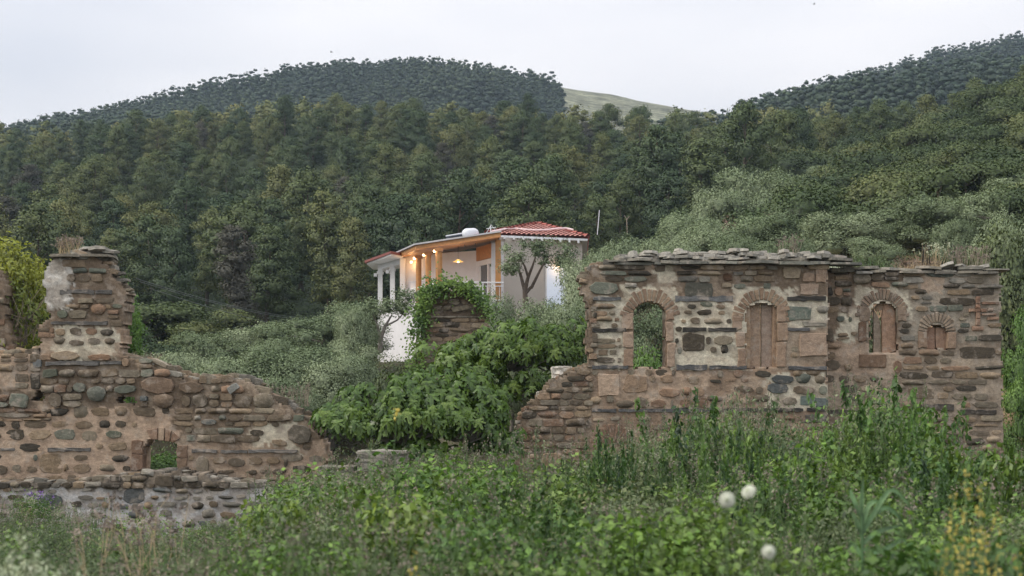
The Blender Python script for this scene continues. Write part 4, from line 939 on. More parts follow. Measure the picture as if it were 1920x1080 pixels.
MB().tube([(pw[0],pw[1]+.0,7.84),(pw[0],pw[1],7.93)],.05,8).build('wall_lamp',M['bulb'],H)
# lit bluish white recess in the beige wall behind the olive
m=MB(); n0=on_wall(a_,b_,.55,.03); n1=on_wall(a_,b_,.80,.03)
wn=m.wall(n0,n1,4.2,7.35,.02).build('window',M['lit_panel'],H)
m=MB(); 
for t_ in (.55,.80): m.wall(on_wall(a_,b_,t_-.008,.05),on_wall(a_,b_,t_+.008,.05),4.2,7.35,.04)
m.wall(on_wall(a_,b_,.542,.05),on_wall(a_,b_,.808,.05),7.35,7.44,.04); m.build('window_frame',M['white_paint'],wn,H)
q=on_wall(a_,b_,.68,.35); lamp((q[0],q[1],7.25),4,.08); MB().tube([(q[0],q[1],7.3),(q[0],q[1],7.4)],.06,8).build('wall_lamp',M['bulb'],H)
# aerial mast, power lines, birds
m=MB(); m.tube([P(1120,440,70),P(1124,394,70)],.022,6); ma=m.build('aerial_mast',M['tank'],None); tag(ma,'thin pale leaning mast rising behind the olives right of the house','mast')
m=MB(); m.tube([P(1176,440,66),P(1175,410,66)],.02,5).tube([P(1175,412,66),P(1171,404,66)],.02,4).tube([P(1175,412,66),P(1180,405,66)],.02,4); m2_=m.build('dry_stalk',M['twig'],None); tag(m2_,'tall dry forked flower stalk right of the pale mast','dry plant')
for i,(p,q,s) in enumerate((((255,522),(640,600),7),((262,528),(660,606),6),((280,540),(650,622),6))):
    A0,A1=P(*p,62+i),P(*q,112+i*2); pts=[A0.lerp(A1,t)-Vector((0,0,.5*4*t*(1-t))) for t in np.linspace(0,1,20)]
    c_o=MB().tube(pts,.013,4,False).build('power_line',M['cable'],None)
    tag(c_o,['uppermost power line sagging across the dark foot of the pine forest','middle power line sagging across the dark foot of the pine forest','lowest power line sagging across the dark foot of the pine forest'][i],'power line','power lines left of the house')
for px,py,lab in ((621,98,'tiny dark bird flying above the far left ridge'),(1526,8,'tiny dark bird flying near the top of the pale sky')):
    c=P(px,py,150); m=MB().tube([c+Vector((-.12,0,0)),c+Vector((.1,0,.02)),c+Vector((.18,0,.03))],[.02,.045,.01],6)
    m.add([c,c+Vector((.06,-.3,.09)),c+Vector((-.04,-.3,.08)),c+Vector((-.05,0,.01))],[(0,1,2,3)]).add([c,c+Vector((.06,.3,.09)),c+Vector((-.04,.3,.08)),c+Vector((-.05,0,.01))],[(0,1,2,3)])
    tag(m.build('bird',M['dark'],None),lab,'bird')

# ------------------------------------------------------------------ middle-distance trees and shrubs
OG='olive trees of the terraces around the house'
for i,(px,py,wd,Y,lab) in enumerate([
 (330,650,150,50,'pale low olive just right of the ruined pillar'),(395,612,150,60,'olive below the left end of the power lines'),(480,598,160,62,'rounded olive below the middle of the power lines'),
 (580,580,190,60,'broad olive at the right end of the power lines'),(655,556,140,61,'tall grey olive left of the white porch foot'),(668,568,80,57,'olive with dark trunk standing against the white lower wall'),
 (660,628,90,56,'low olive left of the foot of the white lower wall'),(560,640,230,50,'wide olive above the broken end of the left wall'),(450,655,190,49,'olive above the loose stones of the left wall'),
 (622,650,150,48,'low grey olive left of the fig bushes'),(520,690,160,45,'lowest pale olive bush touching the sloping left wall'),
 (935,533,80,50,'round olive shrub right of the ivy-clad gable'),(1010,548,120,50,'grey olive in front of the beige house wall'),(1092,485,95,47,'olive left of the slate-topped wall'),(1060,560,130,44,'lower olive between gable and slate-topped wall'),
 (1105,470,120,52,'olive peeping over the left end of the slate-topped wall'),(1150,430,130,62,'olive just right of the red tiled roof'),(1235,436,120,60,'olive above the open arched window'),
 (1330,408,150,64,'olive above the middle of the slate-topped wall'),(1440,392,170,64,'bright olive above the blocked doorway'),(1500,372,120,70,'olive between the two bright olives above the slates'),
 (1570,394,190,60,'large bright olive above the join of the two right walls'),(1735,365,200,60,'large bright olive above the small arch'),(1720,340,130,70,'olive behind the large one above the small arch'),
 (1850,345,170,58,'tall olive above the right end of the ruin'),(1900,375,150,50,'large olive cut by the right edge of the photo'),(1905,325,150,75,'upper olive at the right edge of the photo'),
 (1295,388,130,80,'pale olive at the left end of the upper terrace'),(1345,345,130,84,'greyish olive second on the upper terrace'),(1420,302,170,92,'tall pale olive standing out on the slope'),
 (1390,352,120,84,'olive below the tall pale one on the slope'),(1490,322,130,92,'grey olive beside the dark round shrub'),(1210,560,150,44,'olive seen through the open arched window'),(1190,610,90,40,'small olive low behind the open window')]):
    v=olives[i%7]; low=Y<52 and i!=34
    o=place('olive_tree',v,px,py,wd*.93,Y,lab,'olive tree',OG,base=None)
# sparse extra olives filling the terraces behind
r=np.random.RandomState(31); k=0
EO=[(230,640,120,54),(300,690,130,46),(380,680,140,44),(420,635,120,55),(515,620,120,56),(620,605,140,54),(670,645,100,50),(640,672,90,46),(860,520,110,57),(905,560,70,52),(960,575,110,46),(1045,545,80,52),(1110,520,90,45),(1130,450,90,58),(1190,442,90,62),(1280,440,120,58),(1380,425,130,58),(1480,425,130,56),(1640,430,110,56),(1650,405,100,64),(1790,395,100,56),(1800,380,110,66)]
NAMES=['below','beyond','beside']
for i,(px,py,wd,Y) in enumerate(EO):
    if py<560 and 840<px<920: continue
    lab='small filling olive '+ ['right of the pillar base','above the left wall near the pillar','above the left wall boulders','in the middle of the left terrace','under the power lines','left of the white lower wall','in front of the white lower wall','between figs and white lower wall','','right of the gable top','right of the gable foot','below the lit window','left of the wall end, half hidden','next to the mast','below the dry forked stalk','behind the slates, left part','behind the slates, middle part','behind the slates, right part','behind the low right wall, left part','on the bank behind the low right wall','behind the low right wall, right part','above the brick cross'][i]
    if i%2 and i<12: continue
    place('olive_tree',olives[(i*3+1)%7],px,py+8,wd*.85,Y,lab,'olive tree',OG)
# trunk and limbs of the forked olive in front of the beige wall (its two clumps are crowns above)
t=thing('olive_tree',P(985,575,57.4),'forked olive with two leafy heads on dark limbs before the beige wall','olive tree')
m=MB(); m.tube([P(986,580,57.4),P(984,545,57.4),P(990,520,57.3),P(998,500,57.2),P(1004,482,57.1)],[.13,.1,.07,.05,.03],7); m.tube([P(984,545,57.4),P(976,515,57.3),P(968,495,57.2)],[.08,.06,.035],6)
m.tube([P(996,540,57.4),P(1006,520,57.2),P(1016,500,57.1),P(1030,480,57)],[.07,.06,.045,.02],6).tube([P(984,552,57.4),P(996,538,57.4)],[.08,.07],6).tube([P(990,520,57.3),P(984,500,57.2),P(976,485,57.2)],[.06,.05,.02],5).build('trunk',M['bark'],t)
def clumps(t,Y,cl,seed):
    r=np.random.RandomState(seed)
    for (cx_,cy_,wx_,wy_,n_) in cl:
        sp=[]; c_=P(cx_,cy_,Y)
        for k in range(n_):
            p=P(cx_+r.uniform(-1,1)*wx_,cy_+r.uniform(-1,1)*wy_,Y+r.uniform(-.5,.5)); q_=r.uniform(.16,.38); sp.append((p.x,p.y,p.z,q_,q_*.8,r.uniform(.2,.7)))
        V_,F_,T_,VN_=puffs(sp,r,1500,.11,.045,low=.6,out=.5,up=.4,shell=(.4,1.4),core=.3,cc=(c_.x,c_.y,c_.z-.3,wx_/F*Y+.3,wy_/F*Y+.3),cw=.4); o=bpy.data.objects.new('crown',leafmesh('crown',(V_-np.array(ORG[t.name]),F_,T_,VN_),M['olive'])); link(o,t)
clumps(t,57.2,((966,487,19,28,13),(1002,468,22,12,7),(1034,476,40,18,16),(1060,500,14,14,4)),501)
t=thing('olive_tree',P(714,655,58),'spreading olive whose trunk stands out against the white lower wall','olive tree')
MB().tube([P(712,662,58),P(714,635,58),P(722,612,58),P(735,590,58)],[.11,.09,.06,.03],6).tube([P(714,635,58),P(708,612,58),P(700,590,58)],[.07,.05,.03],6).tube([P(722,612,58),P(745,600,58),P(762,582,58)],[.05,.035,.02],5).build('trunk',M['bark_grey'],t)
clumps(t,57.8,((700,585,22,18,14),(735,578,24,16,13),(768,570,20,22,10)),502)
# shrubs of the right-hand slope
SG='shrubs of the slope on the right'
r=np.random.RandomState(77); sh=[]
def top_row(px,Y,h): return HY-(G(X(px,Y),Y)+h-CZ)*F/Y
WX=['left end','left part','middle','right part','far right']
cells={}
for _ in range(5000):
    Y=math.sqrt(r.uniform(66**2,182**2)); px=r.uniform(1300,2000); x=X(px,Y)
    if Y>ymin(px)+4: continue
    if px<1400+ (90-Y)*1.5 and Y<90: continue
    if any((a-x)**2+(b-Y)**2<(3.1+.008*Y)**2 for a,b,_ in sh): continue
    sh.append((x,Y,px))
sh.sort(key=lambda q:-q[1]); nb={}
for x,Y,px in sh:
    py=top_row(px,Y,2.8); h=r.uniform(2.4,5.)*(1.15 if Y>120 else 1)
    br='high on' if Y>140 else 'upper on' if Y>118 else 'midway on' if Y>98 else 'low on' if Y>82 else 'at the foot of'
    sd_=WX[min(4,max(0,int((px-1300)/128)))]
    pale=r.rand()<.06; key=(br,sd_,pale); nb[key]=nb.get(key,0)+1
    kind='pale grey-green' if pale else 'dark green'
    lab='%s %s shrub %s the right-hand slope, %s'%(ORD[nb[key]-1],kind,br,sd_)
    v=olives[r.randint(7)] if pale else maq[r.randint(6)]
    s=h/v['top']; t=thing('shrub',(x,Y,G(x,Y)-.1),lab,'shrub',SG,r.uniform(0,6.28))
    for nme in ('crown','trunk'):
        o=bpy.data.objects.new(nme,v[nme]); link(o,t); o.scale=(s*1.25,s*1.25,s)
for px,py,wd,Y,lab,mt,vv in [(1640,345,95,88,'reddish brown half-dead shrub on the right slope','reddry',maq[0]),(1375,398,45,70,'small rusty dead shrub among the olives','reddry',maq[1]),(1610,372,60,84,'smaller reddish shrub beside the half-dead one','reddry',maq[3]),
   (1585,300,140,98,'dark dense round shrub above the bright olives','maquis',maq[2]),(1870,225,160,120,'large dark shrub near the crest at the right edge','maquis',maq[4]),(1850,300,150,88,'big dark shrub above the right-hand olives','maquis',maq[5]),(1900,470,100,46,'dark leafy shrub at the right end of the ruin','maquis',maq[0]),(1915,560,90,43,'bright green shrub low at the right edge','bright',maq[1]),
   (1893,402,130,46,'tall dark leafy tree just right of the ruin end','maquis',maq[3]),(1930,330,170,56,'big dark tree cut by the right edge above the ruin','maquis',maq[1]),
   (1912,700,70,40,'glossy green shrub by the pale soil right of the ruin','bright',maq[3]),
   (245,560,52,40,'bright green columnar shrub behind the ruined pillar','bright',maq[2]),(212,456,50,42,'green sapling showing over the pillar top','bright',maq[4]),(238,505,40,44,'green sapling right of the pillar','bright',maq[5]),
   (1225,640,120,39,'yellow-green weed bush low in the open arched window','bright',maq[3]),(300,838,120,35,'mossy bright bush seen through the small square window','bright',maq[0]),
   (735,676,90,42,'olive-brown shrub beside the white lower wall','maquis',maq[1]),(1655,470,90,44,'pale dry bush on the bank behind the low wall','weed',maq[2]),(1540,468,100,42,'pale green herb patch behind the slate edge','sage',maq[4])]:
    place('shrub',vv,px,py,wd,Y,lab,'shrub',None,M[mt])
for i,(px,py,wd,Y) in enumerate([(300,560,170,86),(370,600,150,78),(450,575,150,88),(250,600,110,70),(340,640,170,66),(540,600,140,84),(620,590,120,82),(420,640,120,66),(200,560,140,90),(100,560,200,90),(30,540,200,88),(690,560,90,84)]):
    place('shrub',maq[i%6],px,py,wd,Y,'dark broadleaf shrub at the forest foot, '+['left of centre under the power lines','below the left end of the power lines','under the middle of the power lines','right behind the ruined pillar','lowest one right of the pillar','under the right part of the power lines','left of the white porch posts','above the left olives','behind the pillar','behind the yellow-green tree','at the far left edge','close to the white porch posts'][i],'shrub','dark shrubs at the foot of the forest')
# yellow-green tree at the far left with dead twigs under it
r=np.random.RandomState(5); sp=[]
for k in range(56):
    a=r.uniform(0,6.28); tt=r.rand(); sp.append((math.cos(a)*r.uniform(0,1.15),math.sin(a)*r.uniform(0,.8),1.0+2.0*tt,r.uniform(.22,.42),r.uniform(.2,.36),r.uniform(.3,.9)))
lv=dict(crown=leafmesh('crown',puffs(sp,r,1900,.085,.04,low=.7,out=.5,up=.5,shell=(.3,1.2),core=0,soft=.4),M['locust']),trunk=local_mesh(trunk_mb(3,.07,sp,r,12),'trunk',M['bark_grey']),h=3)
raw=np.array([v.co for v in lv['crown'].vertices]); lv['top']=float(raw[:,2].max()); lv['w']=float(np.percentile(abs(raw[:,0]),97)*2)
t=place('locust_tree',lv,40,424,225,34,'yellow-green leafy tree growing behind the far left wall beside the pillar','tree',base=-.6,rz=0)
t=thing('dead_branches',P(55,610,32.8),'tangle of bare grey dead twigs below the yellow-green tree','dead branches'); m=MB(); r=random.Random(4)
for i in range(46):
    p=P(r.uniform(20,75),r.uniform(590,640),r.uniform(32.9,33.6)); q=p+Vector((r.uniform(-.5,.5),r.uniform(-.25,.1),r.uniform(-.1,.8))); m.tube([p,(p+q)/2+Vector((r.uniform(-.12,.12),0,r.uniform(-.1,.1))),q],[.014,.01,.004],4,False)
o=m.build('twigs',M['twig'],t); o['kind']='stuff'

# ground cover over the terraces (low herbs, nobody could count it)
def scatter(name,n,Yr,pxr,size,mat,label,seed,hgt=(.0,.5),wid=.5,skip=None,cat='ground cover'):
    r=np.random.RandomState(seed); Y=np.sqrt(r.uniform(Yr[0]**2,Yr[1]**2,n)); px=r.uniform(pxr[0],pxr[1],n); x=(px-960)/F*Y
    if skip is not None: k=~skip(px,Y); Y,px,x=Y[k],px[k],x[k]
    n=len(Y); cl=np.array([noise.noise(Vector((a*.6,b*.6,seed))) for a,b in zip(x,Y)])
    z=ground(x,Y)+r.uniform(hgt[0],hgt[1],n)*(1+cl); C=np.stack([x,Y,z],-1); Nn=unit(r.normal(size=(n,3))*.6+np.array((0,-.3,.6)))
    V,Fq=leaf_geo(C,Nn,r.uniform(.6,1.4,n)*size,r.uniform(.6,1.4,n)*size*wid,r); T=np.clip(.5+cl*.7+r.normal(size=n)*.2,0,1)
    o=bpy.data.objects.new(name,mesh(name,V,Fq,mat,False,{'tint':('FACE','FLOAT',T)})); link(o); return tag(o,label,cat,None,'stuff')
scatter('terrace_herbs',60000,(36,74),(-100,2050),.13,M['maquis'],'low dark herbs covering the terraces behind the ruins',1,(0,.3),skip=lambda px,Y:(np.abs(Y-54)<9)&(px>1600)&(px<1900)&((px*7.13)%1<.93))
scatter('slope_scrub',60000,(74,190),(-100,2100),.34,M['maquis'],'low dark scrub between the bushes of the hillsides',2,(0,.35))

# ------------------------------------------------------------------ fig bushes with lobed leaves
def lobed():
    V=[(0,0,0)]; pts=[(-.10,.02),(-.34,-.02),(-.46,.16),(-.25,.24),(-.30,.30),(-.56,.56),(-.42,.64),(-.18,.46),(-.15,.52),(-.13,.92),(0,1.06),(.13,.92),(.15,.52),(.18,.46),(.42,.64),(.56,.56),(.30,.30),(.25,.24),(.46,.16),(.34,-.02),(.10,.02)]
    for x,y in pts: V.append((x,y,-.28*(abs(x)**1.5)-.22*y*y+ .05*math.sin(x*9)))
    V[0]=(0,.3,.03); n=len(pts); return np.array(V)-np.array((0,.15,0)),[(0,i+1,(i+1)%n+1) for i in range(n)]
LV,LF=lobed(); LEAFM=[]
for i in range(3):
    v=LV.copy(); v[:,2]*=[1,1.5,.6][i]; v[:,0]*=[1,.9,1.08][i]; LEAFM.append(mesh('leaf',v,LF,M['fig'],False,{'tint':('FACE','FLOAT',np.full(len(LF),[.35,.55,.75][i]))}))
def fig(label,mounds,n,seed,limit=280,size=.33):
    """mounds: (px,py,Y,rx,rz) in metres; leaves on drooping shoots over the mounds"""
    r=np.random.RandomState(seed); c0=mounds[0]; t=thing('fig_tree',(X(c0[0],c0[2]),c0[2],G(X(c0[0],c0[2]),c0[2])),label,'fig tree'); org=ORG[t.name]; L_=[]
    wts=np.array([m_[3]*m_[4] for m_ in mounds]); wts=wts/wts.sum()
    mbr=MB()
    for k in range(n//7):
        m_=mounds[r.choice(len(mounds),p=wts)]; c=np.array(P(m_[0],m_[1],m_[2])); d=unit(r.normal(size=3)*np.array((1,1,.9))); 
        if d[2]<-.1: d[2]=-d[2]*r.rand()
        if d[1]>0 and r.rand()<.75: d[1]=-d[1]
        sh_=r.uniform(.6,1.05); tip=c+d*np.array((m_[3],m_[3]*.75,m_[4]))*sh_
        mbr.tube([Vector(c+(tip-c)*.25+np.array((0,0,-m_[4]*.5))),Vector(tip+np.array((0,0,-.18))),Vector(tip)],[.02,.013,.006],4,False)
        for j in range(7):
            a=j*2.4+r.uniform(-.4,.4); out=np.array((math.cos(a),math.sin(a),0)); nrm=unit(out*.75+np.array((0,-.25,.55))+d*.35+r.normal(size=3)*.18)
            pos=tip+out*r.uniform(.06,.2)+np.array((0,0,-.05*j+.1)); tipd=unit(out+np.array((0,0,-.55))+d*.3); s=size*r.uniform(.6,1.15)*(1-.04*j)
            y_=unit(tipd-nrm*np.dot(tipd,nrm)); x_=np.cross(y_,nrm); L_.append((pos,np.stack([x_,y_,nrm],1),s,r.randint(3)))
    L_.sort(key=lambda q:q[0][1]-q[2]*2)          # nearest first
    for pos,R,s,v in L_[:limit]:
        o=bpy.data.objects.new('leaf',LEAFM[v]); link(o,t); o.matrix_local=Matrix.Translation(Vector(pos)-org)@Matrix(R.tolist()).to_4x4()@Matrix.Scale(s,4)
    VV=[];FF=[];TT=[];n0=0; LFa=np.array(LF)
    for pos,R,s,v in L_[limit:]:
        VV.append((LV*s)@R.T+pos); FF.append(LFa+n0); n0+=len(LV); TT+=[[.35,.55,.75][v]]*len(LF)
    part('foliage',np.concatenate(VV),np.concatenate(FF),M['fig'],t,False,{'tint':('FACE','FLOAT',TT)},kind='stuff'); mbr.build('branches',M['bark_grey'],t)
fig('dense fig tree with big lobed leaves filling the gap left of the gable foot',[(760,795,31.,1.25,.85),(870,790,31.2,.95,.9),(660,790,31.2,.95,.6),(800,735,31.6,1.0,.55),(880,745,31.6,.8,.6),(700,740,32.2,.8,.4),(930,830,31.4,.6,.5),(780,850,30.9,1.,.35)],2100,1)
fig('upper fig tree spreading in front of the gable up to the slate-topped wall',[(950,665,35.2,1.4,.85),(1040,668,35.4,.75,.8),(985,640,36.,1.2,.6),(880,690,34.8,1.,.65),(1020,715,34.9,.8,.5),(830,660,35.8,.8,.3),(1060,640,36,.6,.6),(960,730,35,1.0,.35)],2000,2,280,.30)
# ivy on the gable, as a skin of small leaves following its outline
def ivy(name,label,paths,n,seed,Y,size=.10,mat='ivy',thick=.22):
    r=np.random.RandomState(seed); Cs=[]; 
    for (pl,wd,share) in paths:
        seg=np.array(pl,dtype=float); k=int(n*share); i=r.randint(0,len(seg)-1,k); t=r.rand(k)[:,None]; p=seg[i]*(1-t)+seg[i+1]*t+r.normal(size=(k,2))*wd*(1+.5*np.sin(p_ if False else i[:,None]*1.7))
        yy=Y+r.uniform(-.35,.12,k)-thick*.3; Cs.append(np.stack([(p[:,0]-960)/F*yy,yy,CZ+(HY-p[:,1])/F*yy],-1))
    C=np.concatenate(Cs); Nn=unit(r.normal(size=C.shape)*.5+np.array((0,-.8,.55))); V,Fq=leaf_geo(C,Nn,r.uniform(.6,1.3,len(C))*size,r.uniform(.6,1.3,len(C))*size*.8,r)
    cl=np.array([noise.noise(Vector(c)*1.6) for c in C]); T=np.clip(.55+cl*.6+r.normal(size=len(C))*.18,0,1)
    t=thing(name,tuple(C[C[:,2].argmin()]),label,'ivy' if name=='ivy' else 'climbing plant'); part('foliage',V,Fq,M[mat],t,False,{'tint':('FACE','FLOAT',T)},kind='stuff')
    m=MB()
    for (pl,wd,share) in paths:
        m.tube([P(a+r.uniform(-2,2),b+3,Y-.05) for a,b in pl],.02,4,False)
    m.build('stem',M['bark'],t)
ivy('ivy','bright ivy crowning the ruined gable and hanging down its left side',[([(786,606),(790,572),(804,550),(826,536),(850,532),(876,540),(890,550)],6,.46),([(890,550),(908,572),(919,600)],4,.05),([(800,555),(792,585),(786,610)],10,.1),([(798,560),(812,542),(840,536)],9,.18),([(788,600),(782,640),(780,690),(784,730)],9,.26),([(880,545),(905,560),(915,585)],8,.1)],2900,3,YG-.05)
ivy('creeper','green creeper growing down the right edge behind the ruined pillar',[([(236,575),(244,600),(250,640),(240,662)],9,1.)],900,4,33.2,.08,'bright')

# ------------------------------------------------------------------ dry plants on the wall heads
def stalks(label,px0,px1,pyb,pyt,Y,n,seed,mat='straw',head=.03,lean=.12,name='dry_plant',cat='dry plant',hm='brownseed',rad=.005):
    r=random.Random(seed); t=thing(name,P((px0+px1)/2,pyb,Y),label,cat); m=MB(); Cs=[]
    for i in range(n):
        p=P(r.uniform(px0,px1),pyb+2,Y+r.uniform(-.15,.15)); q=Vector((p.x+r.uniform(-lean,lean),p.y,Z(r.uniform(pyt,(pyt+pyb)/2),Y))); mid=(p+q)/2+Vector((r.uniform(-.03,.03),0,0)); m.tube([p,mid,q],[rad,rad*.8,rad*.5],4,False); Cs.append(q)
        for _ in range(r.randint(0,2)):
            b=mid.lerp(q,r.random()); e=b+Vector((r.uniform(-.12,.12),r.uniform(-.05,.05),r.uniform(.04,.16))); m.tube([b,e],[rad*.6,rad*.4],3,False); Cs.append(e)
    m.build('stems',M[mat],t)['kind']='stuff'
    if head:
        rr=np.random.RandomState(seed); C=np.repeat(np.array([tuple(c) for c in Cs]),9,0)+rr.normal(size=(len(Cs)*9,3))*head*.5; V,Fq=leaf_geo(C,unit(rr.normal(size=C.shape)),head,head*.6,rr)
        part('seed_heads',V,Fq,M[hm],t,False,{'tint':('FACE','FLOAT',rr.rand(len(C)))},kind='stuff')
    return t
stalks('dry pale grass tuft on top of the left ruined pillar',112,150,478,444,32.2,46,1,head=.03)
stalks('thin dry thistles above the slate roof, left of the wall join',1455,1500,472,446,33.4,16,2,'twig',.035)
stalks('dry branching thistles with pale heads on the low right wall',1725,1775,506,448,33.6,18,3,'straw',.04,.2,hm='sage')
stalks('brown dry stems on the low right wall, second clump from its end',1780,1850,506,462,33.6,60,4,'twig',.03)
stalks('green and dry weeds beside the last slates of the low wall',1600,1660,504,478,33.7,40,5,'stem',.03,hm='weed')
stalks('dry straw on the head of the low right wall',1680,1765,506,494,33.6,80,6,'straw',.02)
stalks('brown dry twigs on the sloping end of the left wall',500,580,760,722,32.5,70,7,'twig',.02)
stalks('brittle dry grass on the left wall beside the pillar foot',238,300,684,668,32.4,60,8,'straw',.02)

# ------------------------------------------------------------------ foreground weeds
fg={}
def fgvar(key,i,mat,leaf,per,rad,hgt,npf,seed,wd=.55,flowers=None,up=.35):
    r=np.random.RandomState(seed); sp=[]
    for k in range(npf):
        a=r.uniform(0,6.28); tt=r.rand()**.8; e=rad*(1-.55*tt**2); pr=r.uniform(.12,.34); sp.append((math.cos(a)*e*r.rand()**.5,math.sin(a)*e*r.rand()**.5,.08+hgt*tt*.92,pr,pr*r.uniform(.5,1.1),r.uniform(.0,1.)))
    VFT=puffs(sp,r,per,leaf,leaf*wd,low=.8,out=.45,up=up,shell=(.2,1.25),core=0,soft=.35); m=MB()
    for k in range(14):
        c=Vector(sp[r.randint(len(sp))][:3]); b=Vector((c.x*.3,c.y*.3,-.05)); m.tube([b,(b+c)/2+Vector((r.uniform(-.06,.06),r.uniform(-.06,.06),0)),c],[.010,.007,.003],4,False)
    z=VFT[0][:,2].max(); return dict(foliage=leafmesh('foliage',VFT,M[mat]),stems=local_mesh(m,'stems',M['stem' if mat!='brownseed' else 'twig']),top=float(z),w=rad*2)
SAGE=fgvar('s',0,'sage',.04,9000,.36,.95,60,399,.7)
BIGB=[fgvar('b',i,'fig',.10,620,1.15,1.35,46,410+i,.7,up=.45) for i in range(3)]
VINE=[fgvar('v',i,'vine',.06,1500,.8,1.1,42,300+i,.75) for i in range(5)]
WEED=[fgvar('w',i,'weed',.042,1500,.65,1.1,60,320+i,.4,up=.1) for i in range(4)]
def wispy(i):
    """upright stems with small leaves and brownish seed heads"""
    r=np.random.RandomState(350+i); m=MB(); C=[];Cn=[];T=[];S=[];mi=[]
    for k in range(46):
        a=r.uniform(0,6.28); d=r.rand()**.5*.45; b=np.array((math.cos(a)*d,math.sin(a)*d,-.05)); h=r.uniform(.6,1.2); tip=b+np.array((r.normal()*.12,r.normal()*.12,h)); mid=(b+tip)/2+np.array((r.normal()*.04,r.normal()*.04,0))
        m.tube([Vector(b),Vector(mid),Vector(tip)],[.006,.0045,.002],3,False)
        for j in range(26):
            t=r.rand()**.7; p=b*(1-t)**2+2*mid*t*(1-t)+tip*t*t; C.append(p+r.normal(size=3)*.02); T.append(r.rand()); S.append(.035*r.uniform(.6,1.4)); mi.append(0)
        for j in range(14): C.append(tip+np.array((0,0,-.1*r.rand()))+r.normal(size=3)*.014); T.append(r.rand()); S.append(.022); mi.append(1)
    C=np.array(C);n=len(C);V,Fq=leaf_geo(C,unit(r.normal(size=(n,3))+np.array((0,0,.4))),np.array(S),np.array(S)*.45,r)
    me=mesh('foliage',V,Fq,[M['weed'],M['brownseed']],False,{'tint':('FACE','FLOAT',T)},mi)
    return dict(foliage=me,stems=local_mesh(m,'stems',M['stem']),top=1.2,w=1.1)
WISP=[wispy(i) for i in range(4)]
def env(px): return float(np.interp(px,[-200,0,130,200,330,450,520,600,700,850,950,1050,1120,1200,1300,1360,1440,1520,1580,1640,1690,1740,1800,1920,2100],
   [990,978,990,960,985,950,905,880,885,856,838,852,805,785,755,735,770,812,790,700,715,790,838,838,840]))
def zone(px):
    for lim,nm in ((150,'in the bottom left corner'),(330,'below the small square window'),(520,'below the broken end of the left wall'),(700,'left of the grey stone block'),(900,'below the fig bushes'),(1080,'below the sloping wall end'),(1260,'below the open arched window'),(1450,'below the blocked doorway'),(1600,'below the join of the right walls'),(1740,'below the niche of the low wall'),(1860,'below the small arch')):
        if px<lim: return nm
    return 'in the bottom right corner'
r=np.random.RandomState(9); cnt={}
DEP=[(6.3,'nearest',1030),(7.8,'very near',985),(9.2,'near',950),(11.8,'middle-distance',915),(15,'farther',885),(18.5,'far',0),(22.5,'receding',0),(26.5,'farthest',0)]
for Y,dn,cap in DEP:
    half=(.8*F/Y)*(.62 if Y<16 else .55); px=-60+r.uniform(0,half)
    while px<1990:
        Yj=Y*r.uniform(.93,1.07); e=env(px); kind=r.choice(['vine','weed','wisp'],p=[.58,.2,.22] if px>480 else [.15,.35,.5])
        lim=max(e+(22 if kind=='vine' else 6),cap-15+r.uniform(-35,40)); 
        if px<480: lim=max(lim,1010+r.uniform(-30,50) if Y<20 else 985+r.uniform(-10,30))
        if kind=='wisp': lim-=r.uniform(0,60)
        pn=noise.noise(Vector((px*.0045,Y*.35,4.2)))+(.16 if 470<px<960 else 0); lim-=pn*70
        if kind=='vine': lim+=r.uniform(-30,45)
        lib={'vine':VINE,'weed':WEED,'wisp':WISP}[kind]; v=lib[r.randint(len(lib))]; x=X(px,Yj); gz=G(x,Yj); top=Z(lim,Yj); s=(top-gz)/v['top']
        if s>.25:
            key=(kind,dn,zone(px)); cnt[key]=cnt.get(key,0)+1
            nmn={'vine':('bramble_bush','green bramble','bush','bramble bushes of the foreground'),'weed':('weed_clump','feathery grey-green weeds','weeds','weed clumps of the foreground'),'wisp':('seeding_weeds','thin seeding weeds','weeds','seeding weeds of the foreground')}[kind]
            t=thing(nmn[0],(x,Yj,gz),'%s in the %s foreground, %s'%(nmn[1],dn,zone(px)),nmn[2],nmn[3],r.uniform(0,6.28))
            if cnt[key]>1: t['label']='%s %s in the %s foreground, %s'%(ORD[cnt[key]-1],nmn[1],dn,zone(px))
            sw=min(max(s,.75),1.25)
            for nme in ('foliage','stems'): 
                o=bpy.data.objects.new(nme,v[nme]); link(o,t); o.scale=(sw,sw,s)
                if nme=='foliage' and kind=='vine' and (pn>.12 or pn<-.22): o.material_slots[0].link='OBJECT'; o.material_slots[0].material=M['bright' if pn>.12 else 'maquis']
        px+=half*r.uniform(.6,1.0)
